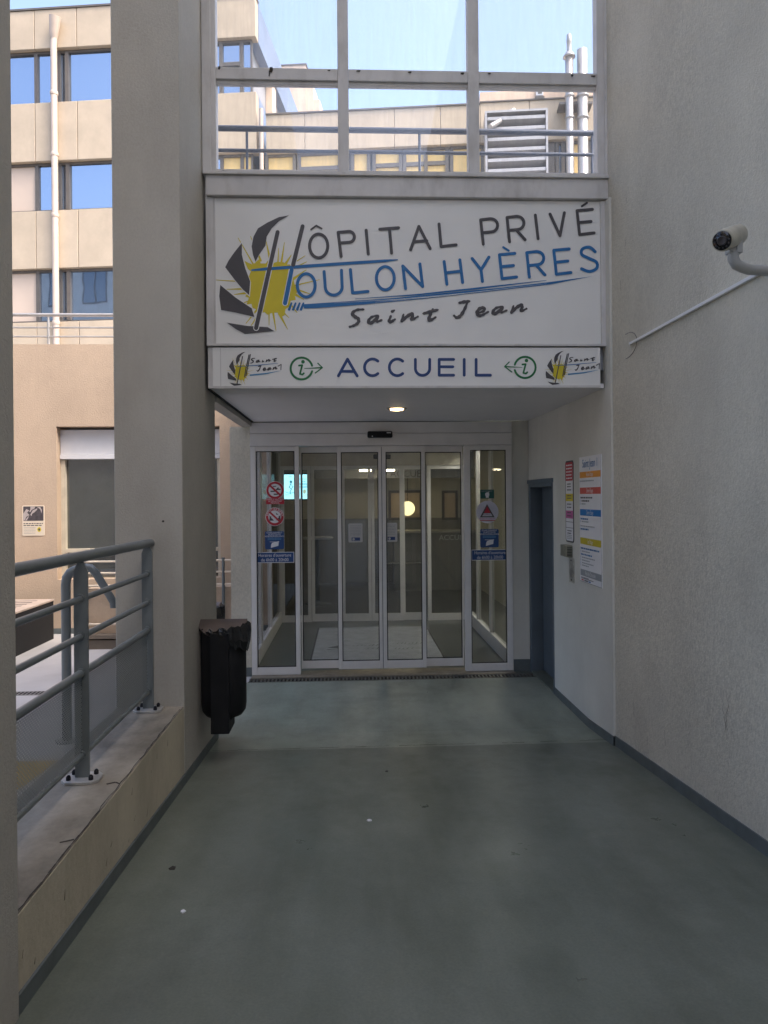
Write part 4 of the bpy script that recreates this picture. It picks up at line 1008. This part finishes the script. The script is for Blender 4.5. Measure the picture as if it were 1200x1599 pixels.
# security camera on its arm
cam = thing('security_camera', 'cream bullet security camera on a grey arm, upper right wall', 'camera', (1.70, 2.78, 2.62))
A = at(1146, 415, Y=2.72)
arm = [(1.70, 2.80, A.z + .005), (1.55, 2.77, A.z + .002), (A.x + .035, 2.73, A.z), (A.x + .012, 2.722, A.z + .006), (A.x, 2.72, A.z + .025), (A.x - .002, 2.72, A.z + .055)]
m = MB(); m.tube(arm, .0205, 18); m.build('arm', CAMA, cam)
m = MB(); m.lathe((1.70, 2.80, A.z + .005), [(.05, 0), (.05, .008), (.03, .016)], 24, axis=(-1, -.1, 0)); m.build('wall_flange', CAMA, cam)
B = at(1140, 371, Y=2.70); Bf = at(1128, 376, Y=2.62); Bb = at(1168, 360, Y=2.80)
ax = (Bf - Bb).normalized()
m = MB(); L = .135; c0 = B - ax * .095
m.lathe(c0, [(.012, -.004), (.036, 0), (.0400, .012), (.0400, .165), (.0385, .175), (.0355, .176)], 28, axis=ax); body = m.build('housing', CAMG, cam)
m = MB(); m.lathe(c0 + ax * .1762, [(.034, 0), (.034, .002), (.001, .002)], 26, axis=ax); m.build('lens_window', LENS, cam)
m = MB(); m.lathe(c0 + ax * .179, [(.018, 0), (.015, .004), (.012, .002), (.001, .0022)], 20, axis=ax)
u = ax.cross(Vector((0, 0, 1))).normalized(); w = ax.cross(u)
for k in range(12):
    t = 2 * math.pi * k / 12; m.lathe(c0 + ax * .1785 + (u * math.cos(t) + w * math.sin(t)) * .026, [(.0035, 0), (.002, .002)], 8, axis=ax)
m.build('lens', plain('lens_ring', (.05, .045, .05), .3), cam)
m = MB()
for k in (-1, 1):
    m.box(-.012, .012, -.02, .02, -.03, .03, 0, T=lambda x, y, z: tuple(Vector((A.x + .002, 2.72, A.z + .075)) + Vector((x + k * .014, y, z))))
m.tube([(A.x + .002, 2.72, A.z + .05), (A.x + .002, 2.72, A.z + .10)], .014, 12)
m.build('swivel_mount', CAMA, cam, bevel=.003)
tk = MB(); za = at(987, 537, X=1.70); zb_ = at(1230, 412, X=1.70)
tk.box(1.682, 1.6995, 2.55, za.y, za.z - .0085, za.z + .0085)
tag(tk.build('cable_trunking', plain('white_trunking', (.70, .70, .69), .4, 0, .04), loc=(1.69, 3.5, za.z), bevel=.003), 'thin white cable trunking running along the right wall', 'trunking')
cb = MB()
pth = []
for i in range(15):
    t = R(-100 + 200 * i / 14); pth.append((1.692, za.y + .05 - .15 * math.cos(t), za.z + .075 * math.sin(t)))
cb.tube(pth, .0018, 7)
tag(cb.build('loose_cable', DK, loc=(1.69, za.y, za.z)), 'short loop of loose dark cable at the end of trunking', 'cable')

# ------------------------------------------------------------------ courtyard: lower wall with window
YC = 9.236
cwall = thing('courtyard_wall', 'beige stucco courtyard wall under the terrace, seen past the pillars', 'wall', (-4, YC, 0))
WX0, WX1, WZ0, WZ1 = -3.655, -1.645, .674, 2.577
m = MB(); m.box(-9, WX0, YC, YC + .35, -.3, 3.60); m.box(WX1, -1.03, YC, YC + .35, -.3, 3.60); m.box(WX0, WX1, YC, YC + .35, WZ1, 3.60); m.box(WX0, WX1, YC, YC + .35, -.3, WZ0)
m.build('stucco', COURT, cwall)
m = MB(); m.box(-9, -1.03, YC - .005, YC - .0005, .0, .07); m.build('skirting_band', SKIRT, cwall)
m = MB(); m.box(-12, 8, YC + .355, 24, 3.1, 3.5); struct(m.build('terrace_floor', GREYW))
cwn = thing('shop_window', 'dark ground floor window with white shutter box in beige wall', 'window', (-2.6, YC, WZ0))
m = MB(); m.box(WX0 + .001, WX1 - .001, YC + .12, YC + .34, 2.235, 2.545); m.box(WX0 + .001, WX1 - .001, YC + .10, YC + .34, 2.175, 2.232); m.build('shutter_box', plain('white_shutter_box', (.66, .66, .68), .4, 0, .03), cwn, bevel=.004)
m = MB(); m.box(WX0 + .001, WX0 + .055, YC + .13, YC + .30, WZ0, 2.17); m.box(WX1 - .055, WX1 - .001, YC + .13, YC + .30, WZ0, 2.17)
m.box(WX0 + .06, WX1 - .06, YC + .12, YC + .28, 1.0, 1.045); m.box(-2.52, -2.48, YC + .15, YC + .25, 1.046, 2.17); m.build('frame', plain('cream_frame', (.55, .50, .40), .5), cwn)
m = MB(); m.box(WX0 + .05, WX1 - .05, YC + .19, YC + .20, WZ0, 2.174); m.build('pane', BGLASS, cwn)
lr = thing('low_rail', 'cream horizontal bars of a low ramp rail before the dark window', 'railing', (-2.4, 8.3, 0))
for z in (.97, .84, .70, .27): m = MB(); m.tube([(-3.0, 8.3, z), (-1.3, 8.3, z)], .012, 10); m.build('rail_bar', CREAM, lr)
for xx in (-3.0, -1.45):
    m = MB(); m.tube([(xx, 8.3, 0), (xx, 8.3, 1.0)], .018, 10); m.build('post', GREYP, lr)
lw = thing('low_wall', 'low beige ramp wall below the dark courtyard window', 'wall', (-2.2, 8.6, 0))
m = MB(); m.box(-2.98, -1.25, 8.36, 8.55, 0.08, .66); m.build('stucco', COURT, lw)
m = MB(); m.box(-3.02, -1.25, 8.25, 8.35, 0.0, .10); m.box(-3.0, -1.25, 8.22, 8.35, .12, .16); m.build('base_strip', plain('brown_base_strip', (.16, .13, .10), .6), lw)
po = MB(); pmp = lambda u, v, e=0: (-4.075 + u, YC - e, 1.6 - v)
po.plate(rrect(0, 0, .27, .375, .015), pmp, .006, 0)
PHO = plain('poster_dark_photo', (.06, .05, .055), .6, 0, .4, 18); PHL = plain('poster_pale_photo', (.42, .36, .34), .6, 0, .15, 18)
po.rect(.012, .012, .258, .192, pmp, .0065, 1, .008)
for P in ([(.014, .10), (.05, .045), (.085, .06), (.06, .09), (.09, .12), (.05, .14), (.03, .185), (.014, .185)], [(.10, .015), (.16, .015), (.15, .04), (.115, .055), (.10, .08), (.085, .08), (.10, .05)], [(.10, .11), (.13, .06), (.165, .045), (.185, .035), (.18, .055), (.15, .085), (.12, .105), (.115, .13), (.10, .12)], [(.035, .185), (.06, .15), (.085, .125), (.07, .16), (.05, .188)], [(.18, .02), (.22, .02), (.24, .06), (.235, .10), (.22, .05)]):
    po.poly(P, pmp, .007, 2)
lines(po, .015, .25, .225, .011, pmp, .007, 3, (1.5, 3), 1); lines(po, .015, .25, .248, .011, pmp, .007, 3, (2, 4), 2)
for k in range(5): lines(po, .02, .16, .275 + .018 * k, .004, pmp, .007, 4, (2, 6), k + 4)
po.disc((.205, .30), .024, pmp, .007, 5, 20, .03); po.disc((.205, .30), .013, pmp, .0075, 3, 12, .016)
tag(po.build('photo_poster', [CREAM, PHO, PHL, DK, GRYPR, YEL], loc=(-3.94, YC, 1.2)), 'small white poster with dark photo on the beige courtyard wall', 'poster')
bn = thing('grate_box', 'black metal box with pale slotted lid by courtyard wall', 'box', (-3.9, 8, 0))
m = MB(); m.box(-4.5, -3.585, 6.6, 8.93, 0, .455); m.build('casing', BLACK, bn)
m = MB(); m.box(-4.52, -3.575, 6.58, 8.94, .456, .475)
m.build('lid', plain('pale_lid', (.45, .36, .30), .5), bn)
m = MB()
for k in range(16):
    y = 6.75 + k * .135
    m.box(-4.4, -3.72, y, y + .03, .4755, .478)
m.build('slot', DK, bn)
ln = thing('stair_handrail', 'bent grey tube handrail standing behind the kerb railing', 'handrail', (-1.975, 5.13, 0))
m = MB(); pt_ = [(-1.975, 5.13, 0.0), (-1.975, 5.13, 1.08), (-1.968, 5.13, 1.13), (-1.945, 5.13, 1.165), (-1.91, 5.13, 1.185), (-1.86, 5.14, 1.20), (-1.81, 5.14, 1.195), (-1.775, 5.14, 1.16), (-1.68, 5.14, 1.00), (-1.655, 5.14, .955), (-1.655, 5.14, .915)]
m.tube(pt_, [.032, .032, .032, .031, .029, .028, .027, .027, .026, .026, .022], 14); m.build('tube', GREYP, ln)
m = MB(); m.lathe((-1.975, 5.13, 0.0005), [(.075, 0), (.075, .01), (.04, .012)], 20); bs = m.build('base_flange', GREYP, ln)
cd = MB(); cd.box(-3.8, -2.55, 6.36, 6.48, -.01, .0035, 0)
for k in range(36): cd.box(-3.78 + k * .034, -3.762 + k * .034, 6.375, 6.465, .0036, .0045, 1)
tag(cd.build('channel_drain', [plain('yard_grate', (.22, .21, .20), .5, .3), BLACK], loc=(-3, 6.42, 0)), 'short slotted channel drain in the courtyard paving', 'drain')
yg = MB(); yg.face([(-2.5, 4.26, .004), (-1.93, 4.26, .004), (-1.885, 4.75, .004), (-2.5, 4.75, .004)])
ym = yg.build('ground_marking', YELG); struct(ym)
tr_ = thing('terrace_railing', 'thin grey railing along the terrace above the beige courtyard wall', 'railing', (-4, YC + .15, 3.6))
for z, r in ((4.0, .022), (3.84, .011), (3.725, .011)):
    m = MB(); m.tube([(-8.5, YC + .15, z), (-1.3, YC + .15, z)], r, 10); m.build('rail_bar', plain('pale_steel', (.40, .38, .36), .35, .4), tr_)
for xx in (-7.2, -5.5, -3.8, -2.1): m = MB(); m.tube([(xx, YC + .15, 3.6), (xx, YC + .15, 4.0)], .014, 8); m.build('post', ALUD, tr_)
# roof terrace railing seen through the clerestory
rr_ = thing('roof_railing', 'blue grey railing on the canopy roof outside the dusty window', 'railing', (.3, 6.0, 3.6))
zt = at(640, 204, Y=6.0).z; zl = at(640, 238, Y=6.0).z
for z, r in ((zt, .024), (zl, .015)):
    m = MB(); m.tube([(-1.2, 6.0, z), (2.3, 6.0, z)], r, 10); m.build('rail_bar', RAILB, rr_)
for px in (386, 655.5, 925): xx = at(px, 240, Y=6.0).x; m = MB(); m.tube([(xx, 6.0, 3.6), (xx, 6.0, zt)], .011, 8); m.build('post', RAILB, rr_)

# ------------------------------------------------------------------ far buildings (facade frame: s right, d outwards, z up)
P0 = Vector((-6.364, 20.0, 0)); TH = R(7)
e_s = Vector((math.cos(TH), -math.sin(TH), 0)); e_n = Vector((-math.sin(TH), -math.cos(TH), 0))
def FA(s, d, z): v = P0 + e_s * s + e_n * d; return (v.x, v.y, z)
def onf(px, py, d=0.0):
    dr = ray(px, py); o = Vector((0, 0, H)); n = e_n
    p = P0 + e_n * d
    t = n.dot(Vector((p.x, p.y, H)) - o) / n.dot(dr)
    q = o + dr * t
    return (q - P0).dot(e_s), q.z
def fs(px, py=200): return onf(px, py)[0]
ROOF, W1T, W1B, W2T, W2B, W3T, W3B = 14.99, 13.94, 12.47, 10.88, 9.53, 7.96, 6.5
SC = fs(400, 100)          # right corner of the tall wing
S0 = -48.0
ta = thing('hospital_wing', 'tall beige panelled building wing with ribbon windows behind the pillars', 'building', FA(0, 0, 3))
m = MB()
m.box(S0, SC - .25, -14, -.30, 3, 14.7, 0, FA); m.build('core_wall', GREYW, ta)
joints = [S0, S0 + 12, S0 + 24, S0 + 36, fs(-10, 110), fs(54, 110), fs(120, 110), fs(185, 110), fs(250, 110), fs(320, 110), SC]
for z0, z1_ in ((W1T, ROOF), (W2T, W1B), (W3T, W2B), (3.0, W3B)):
    m = MB()
    for a, b in zip(joints, joints[1:]):
        m.box(a + .007, b - .007, -.295, 0, z0, z1_, 0, FA)
    m.build('spandrel', PANEL, ta, bevel=.012)
m = MB(); m.box(S0, SC + .02, -.29, .03, ROOF + .001, ROOF + .05, 0, FA); m.build('coping', WINFR, ta)
m = MB()
DL = 14.0
m.box(SC - .295, SC, -DL, -.297, W1T, ROOF, 0, FA); m.box(SC - .295, SC, -DL, -.297, W2T, W1B, 0, FA)
m.build('side_band', plain('shaded_side_band', (.18, .225, .31), .5, 0, .15, .8), ta)  # darker and bluer than the front: side face shade put into the colour
for da, db in ((-2.6, -2.1), (-7.0, -6.7)):
    m = MB(); m.box(SC - .24, SC - .05, da, db, 9, W1T - .002, 0, FA); m.build('side_pilaster', PANEL2, ta)
# windows, each its own part
def window(parent, s0, s1, za, zc, mullions=(), gm=FGLASS, fw=.045, trans=None):
    m = MB(); b = .06
    m.box(s0, s0 + fw, -.24, -.12, za, zc, 0, FA); m.box(s1 - fw, s1, -.24, -.12, za, zc, 0, FA)
    m.box(s0 + fw, s1 - fw, -.235, -.125, za, za + b, 0, FA); m.box(s0 + fw, s1 - fw, -.235, -.125, zc - b, zc, 0, FA)
    for mu in mullions: m.box(mu - .05, mu + .05, -.235, -.11, za + b, zc - b, 0, FA)
    if trans: m.box(s0 + fw, s1 - fw, -.23, -.13, trans - .05, trans + .05, 0, FA)
    f = m.build('window', WINFR, parent)
    m = MB(); m.box(s0 + fw - .01, s1 - fw + .01, -.20, -.185, za + b - .01, zc - b + .01, 0, FA); m.build('pane', gm, f)
    return f
SH = plain('beige_blind', (.55, .44, .35), .7, 0, .05, 1)
for za, zc, blind_refl, RG in ((W1B, W1T, False, FGLASS), (W2B, W2T, True, FGLASS), (W3B, W3T, True, FGLASS)):
    e = .004
    wl = fs(52, 110)
    window(ta, S0 + .1, wl, za + e, zc - e, gm=SH if blind_refl else FGLASS)
    window(ta, wl + .002, fs(88, 110), za + e, zc - e, gm=RG)
    window(ta, fs(88, 110) + .002, fs(182, 110), za + e, zc - e, (fs(101, 110),), gm=RG)
    window(ta, fs(182, 110) + .002, fs(262, 110), za + e, zc - e)
    window(ta, fs(262, 110) + .002, fs(343, 110), za + e, zc - e, (fs(300, 110),), gm=FGLASS)
    window(ta, fs(343, 110) + .002, fs(375, 110), za + e, zc - e, (), trans=za + .85, gm=FGLASS if not blind_refl else YEL_REFL)
    window(ta, fs(375, 110) + .002, fs(392, 110), za + e, zc - e, gm=FGLASS if not blind_refl else YEL_REFL)
dp = thing('downpipe', 'cream drainpipe with a hopper head down the beige facade', 'pipe', FA(fs(88), .1, 3))
sp_ = fs(88, 200); zh = onf(91, 36, .1)[1]
m = MB(); m.tube([FA(sp_, .10, 3), FA(sp_, .10, zh - .55), FA(sp_ + .02, .10, zh - .35)], .085, 12); m.build('pipe', PIPEM, dp)
m = MB(); m.tube([FA(sp_ + .01, .10, zh - .40), FA(sp_ + .03, .13, zh - .25), FA(sp_ + .10, .2, zh + .12)], [.09, .12, .15], 14); m.build('hopper', PIPEM, dp)
for z in (12.6, 10.95, 9.3, 6.4):
    m = MB(); m.lathe(FA(sp_, .10, z), [(.098, 0), (.105, .03), (.105, .07), (.098, .10)], 14); m.build('collar', PIPEM, dp)

# low wing B with flat roof
SB0, SB1 = SC + .25, fs(1010, 170)
SP = fs(750, 160)
BR, BP, BWT, BWB = 11.82, 12.13, 10.83, 9.35
tb = thing('hospital_annex', 'low beige flat roofed annex seen through the dusty window', 'building', FA(SC + 4, 0, 3))
m = MB(); m.box(SB0, SB1, -9, -.30, 3, BR - .05, 0, FA); m.build('core_wall', GREYW, tb)
jb_ = [SB0, fs(476, 200), fs(616, 190), fs(688, 190), SP, fs(827, 165), fs(905, 160), SB1]
m = MB()
for a, b in zip(jb_, jb_[1:]):
    m.box(a + .005, b - .005, -.295, 0, BWT, BR if a < SP - .01 else BR + .04, 0, FA)
m.build('spandrel', PANEL, tb, bevel=.01)
m = MB()
for a, b in zip(jb_, jb_[1:]): m.box(a + .005, b - .005, -.295, 0, 3, BWB, 0, FA)
m.build('spandrel', PANEL, tb)
m = MB(); m.box(SP, SB1, -.4, -.02, BR + .042, BP + .02, 0, FA); m.build('parapet', PANEL2, tb)
m = MB(); m.box(SB0, SP - .002, -.3, .04, BR + .001, BR + .035, 0, FA); m.box(SP, SB1, -.3, .04, BR + .005 + .036, BR + .07, 0, FA); m.build('coping', WINFR, tb)
cuts = [(412, 461, YEL_REFL, ()), (463, 545, YEL_REFL, (530,)), (547, 578, YEL_REFL, ()), (581, 628, YEL_REFL, ()), (629, 701, YEL_REFL, (665,)), (703, 757, YEL_REFL, ()), (759, 856, FGLASS, (800,)), (857, 868, YEL_REFL, ()), (869, 884, FGLASS, ()), (886, 925, YEL_REFL, ()), (926, 960, FGLASS, ())]
for i, (a, b, g_, mu) in enumerate(cuts):
    window(tb, fs(a, 240), fs(b, 240), BWB + .004, BWT - .004, [fs(x_, 240) for x_ in mu], g_, .09, trans=10.42 if i in (1, 3, 4) else None)
sl = thing('security_light', 'tiny wall light on the annex parapet beyond the window', 'light', FA(fs(843, 145), 0, 12))
a, z = onf(843, 146)
m = MB(); m.box(a - .09, a + .09, -.02, .06, z - .07, z + .12, 0, FA); m.build('casing', PAPER, sl)
m = MB(); m.box(a - .05, a + .05, .061, .075, z - .03, z + .06, 0, FA); m.box(a - .12, a + .12, -.02, .05, z - .14, z - .09, 0, FA); m.build('lamp_head', WINFR, sl)
# louvre unit
SLAT = plain('grey_louvre_metal', (.40, .39, .39), .45, .2, .08)
lv = thing('sun_louvre', 'slatted white louvre unit on the annex facade by the flues', 'louvre', FA(fs(806), .3, 9))
la, lz1 = onf(757, 183, .4); lbq, lz0 = onf(855, 290, .4)
m = MB()
for xx in (la, lbq - .05): m.box(xx, xx + .05, .05, .62, 8.8, lz1, 0, FA)
m.box(la, lbq, .05, .62, lz1, lz1 + .05, 0, FA)
m.build('louvre_frame', SLAT, lv)
for k in range(7):
    z = lz1 - .16 - k * .262
    m = MB(); m.hexa([FA(la + .06, .60, z - .02), FA(lbq - .06, .60, z - .02), FA(lbq - .06, .10, z - .16), FA(la + .06, .10, z - .16),
                      FA(la + .06, .60, z + .06), FA(lbq - .06, .60, z + .06), FA(lbq - .06, .10, z - .12), FA(la + .06, .10, z - .12)]); m.build('slat', SLAT, lv)
m = MB(); m.tube([FA(la + .1, .9, lz1 - .5), FA(la + .4, .5, lz1 - .15), FA(la + .75, .15, lz1 + .25)], [.07, .07, .09], 10); m.build('exhaust_elbow', STEEL, lv)
# flues
for px, pytop, rad, cap_, lab in ((889, 57, .100, True, 'slim steel flue with conical cap collar beside the thicker flue'), (909.5, 78, .128, False, 'thicker plain topped steel flue standing outside the window')):
    d = .42; s_, zt_ = onf(px, pytop, d)
    fl = thing('steel_flue', lab, 'flue', FA(s_, d, 3), 'steel flues')
    zb2 = zt_ - (.42 if cap_ else 0)
    m = MB(); m.lathe(FA(s_, d, 3), [(rad, 0), (rad, zb2 - 3), (rad * .9, zb2 - 3 + .01)], 22); m.build('pipe', STEEL, fl)
    if cap_:
        m = MB(); m.lathe(FA(s_, d, zb2 - .10), [(rad, 0), (rad * 1.55, .0), (rad * 1.5, .03), (rad * .85, .13), (rad * .6, .15)], 22); m.build('cap', STEEL, fl)
        m = MB(); m.lathe(FA(s_, d, zb2 + .05), [(rad * .6, 0), (rad * .6, .22), (rad * .68, .23), (rad * .55, .42), (rad * .45, .43)], 16); m.build('tip', STEEL, fl)
    for py in (152, 186): 
        z = onf(px, py, d)[1]; m = MB(); m.lathe(FA(s_, d, z), [(rad * 1.02, 0), (rad * 1.22, .01), (rad * 1.22, .05), (rad * 1.02, .06)], 22); m.build('collar', STEEL, fl)
    m = MB(); z = onf(px, 160, d)[1]; m.box(s_ - .25, s_ + .25, .0, d, z - .03, z + .03, 0, FA); m.build('bracket', WINFR, fl)
dp2 = thing('downpipe', 'pale drainpipe at the corner between wing and annex', 'pipe', FA(SC + .12, .05, 3))
m = MB(); m.tube([FA(SC + .13, .0, 3), FA(SC + .13, .0, 12.0)], .055, 10); m.build('pipe', PIPEM, dp2)
# farther block
bc = thing('rooftop_block', 'small beige block rising behind the annex roof', 'building', (0, 0, 0))
D2 = -16.0
c0s, c0z = onf(462, 150, D2); c1s, _ = onf(499, 150, D2); zt1_ = onf(478, 101, D2)[1]; zt2_ = onf(499, 160, D2)[1]
m = MB()
m.box(onf(440, 150, D2)[0], onf(478, 150, D2)[0], D2 - 5, D2, 8, zt1_, 0, FA); m.box(onf(478, 150, D2)[0] + .002, onf(489, 150, D2)[0], D2 - 5, D2 - .05, 8, onf(487, 128, D2)[1], 0, FA); m.box(onf(489, 150, D2)[0] + .002, c1s, D2 - 5, D2 - .1, 8, zt2_ + .2, 0, FA)
m.build('block_wall', PANEL2, bc)
m = MB(); m.box(onf(440, 150, D2)[0], onf(478, 150, D2)[0] + .05, D2 - 5, D2 + .05, zt1_ + .001, zt1_ + .06, 0, FA); m.build('coping', WINFR, bc)

# ------------------------------------------------------------------ buildings that enclose the place (out of frame): shade and reflections
ob = thing('opposite_building', 'long sunlit yellow cream building facing the entrance behind the viewer', 'building', (0, -46, 0))
m = MB(); m.box(-40, 40, -50, -42, -.4, 9.0); m.build('wall', OPP, ob)
nb = thing('side_building', 'pale building with sloping metal roof beyond the courtyard, mirrored in windows', 'building', (-22, -6, 0))
m = MB(); m.box(-40, -11, -16, -4, -.3, 18.6); m.build('wall', WALLS, nb)
m = MB(); m.hexa([(-41, -3.4, 18.61), (-10.5, -3.4, 18.61), (-10.5, -16, 18.61), (-41, -16, 18.61), (-41, -3.4, 18.9), (-10.5, -3.4, 18.9), (-10.5, -16, 24.9), (-41, -16, 24.9)])
for k in range(60): m.hexa([(-41 + k * .5, -3.38, 18.92), (-40.8 + k * .5, -3.38, 18.92), (-40.8 + k * .5, -16, 24.92), (-41 + k * .5, -16, 24.92), (-41 + k * .5, -3.38, 19.02), (-40.8 + k * .5, -3.38, 19.02), (-40.8 + k * .5, -16, 25.02), (-41 + k * .5, -16, 25.02)])
m.build('roof', GREYW, nb)
for k in range(11):
    xk = -38.5 + k * 2.5
    m = MB(); m.box(xk, xk + 1.7, -4.06, -3.99, 14.2, 16.8); w_ = m.build('window', WINFR, nb)
    m = MB(); m.box(xk + .1, xk + .8, -3.985, -3.98, 14.3, 16.7); m.box(xk + .9, xk + 1.6, -3.985, -3.98, 14.3, 16.7); m.build('pane', BGLASS, w_)
ub = thing('passage_building', 'unseen building over and behind the ramp, with added shading blocks', 'building', (0, 0, 6))
m = MB(); m.box(-1.50, 1.699, 2.2, 3.9, 8.0, 8.3); m.build('ceiling_shade_slab', WALLS, ub)  # unseen ceiling strip, sized to shade the pillar front
m = MB(); m.box(-1.45, XL, -6, 1.249, -.3, 7.99); m.build('side_wall', WALL, ub)
m = MB(); m.box(-9, -1.451, -6, 0.9, -.3, 8.0); m.build('sky_block_wall', WALL, ub)  # unseen block added to cut sky light on the pillar front
m = MB(); m.box(-1.42, 2.0, YS + .0, YS + .1, 7.61, 8.3); m.build('upper_wall', WALL, ub)

# small litter on the ramp
for i, (px, py, mt, lab, r_) in enumerate(((577, 1283, PAPER, 'small white scrap lying in the middle of the ramp', .011), (604.5, 1206, DK, 'dark round stain like gum spot beyond the white scrap', .010), (286, 1426, PAPER, 'tiny white scrap near the left kerb of ramp', .009), (270, 1358, CRACK, 'thin dark leaf fragment by the left kerb of ramp', .014))):
    y = 3.0
    for _ in range(40):
        q = at(px, py, Z=fz(y)); y = q.y
    m = MB(); n = 9; rg = random.Random(i)
    top = [(q.x + r_ * rg.uniform(.6, 1.2) * math.cos(2 * math.pi * k / n), q.y + r_ * 1.3 * rg.uniform(.6, 1.2) * math.sin(2 * math.pi * k / n)) for k in range(n)]
    m.mesh([(a, b, fz(b) + .0045) for a, b in top] + [(a, b, fz(b) + .008) for a, b in top], [tuple(range(n))[::-1], tuple(range(n, 2 * n))] + [(k, (k + 1) % n, n + (k + 1) % n, n + k) for k in range(n)])
    tag(m.build('floor_scrap', mt, loc=(q.x, q.y, fz(q.y))), lab, 'litter')

# ------------------------------------------------------------------ camera
cd_ = bpy.data.cameras.new('camera'); co = bpy.data.objects.new('camera', cd_); COL.objects.link(co)
cd_.sensor_fit = 'HORIZONTAL'; cd_.sensor_width = 36; cd_.lens = 36 * F / 1200.0
cd_.shift_y = (CY - 799.5) / 1200.0
cd_.clip_start = .05; cd_.clip_end = 800
co.location = (0, 0, H)
co.rotation_euler = (Matrix.Rotation(-YAW, 3, 'Z') @ Matrix.Rotation(R(90), 3, 'X') @ Matrix.Rotation(-ROLL, 3, 'Z')).to_euler()
scene.camera = co

# ------------------------------------------------------------------ light
EL, AZ = R(55), R(-60)       # veiled sun high behind the viewer
sv = Vector((-math.sin(AZ) * math.cos(EL), -math.cos(AZ) * math.cos(EL), math.sin(EL)))
sd_ = bpy.data.lights.new('sun', 'SUN'); sd_.energy = 0.5; sd_.angle = R(14); sd_.color = (1, .93, .83)
so = bpy.data.objects.new('sun', sd_); COL.objects.link(so); so.rotation_euler = sv.to_track_quat('Z', 'Y').to_euler()
w = bpy.data.worlds.new('World'); scene.world = w; w.use_nodes = True
nt = w.node_tree; bg = nt.nodes['Background']
sky = nt.nodes.new('ShaderNodeTexSky'); sky.sky_type = 'NISHITA'; sky.sun_disc = False; sky.sun_elevation = EL
sky.sun_rotation = math.atan2(sv.x, sv.y); sky.air_density = 0.75; sky.dust_density = 4.0; sky.ozone_density = 0.2
nt.links.new(sky.outputs[0], bg.inputs[0]); bg.inputs[1].default_value = 0.15
vs_ = scene.view_settings; vs_.view_transform = 'Standard'; vs_.look = 'None'; vs_.exposure = 2.05; vs_.gamma = 1.0
scene.cycles.max_bounces = 12; scene.cycles.diffuse_bounces = 6; scene.cycles.transparent_max_bounces = 24; scene.cycles.glossy_bounces = 5
scene.cycles.use_denoising = True
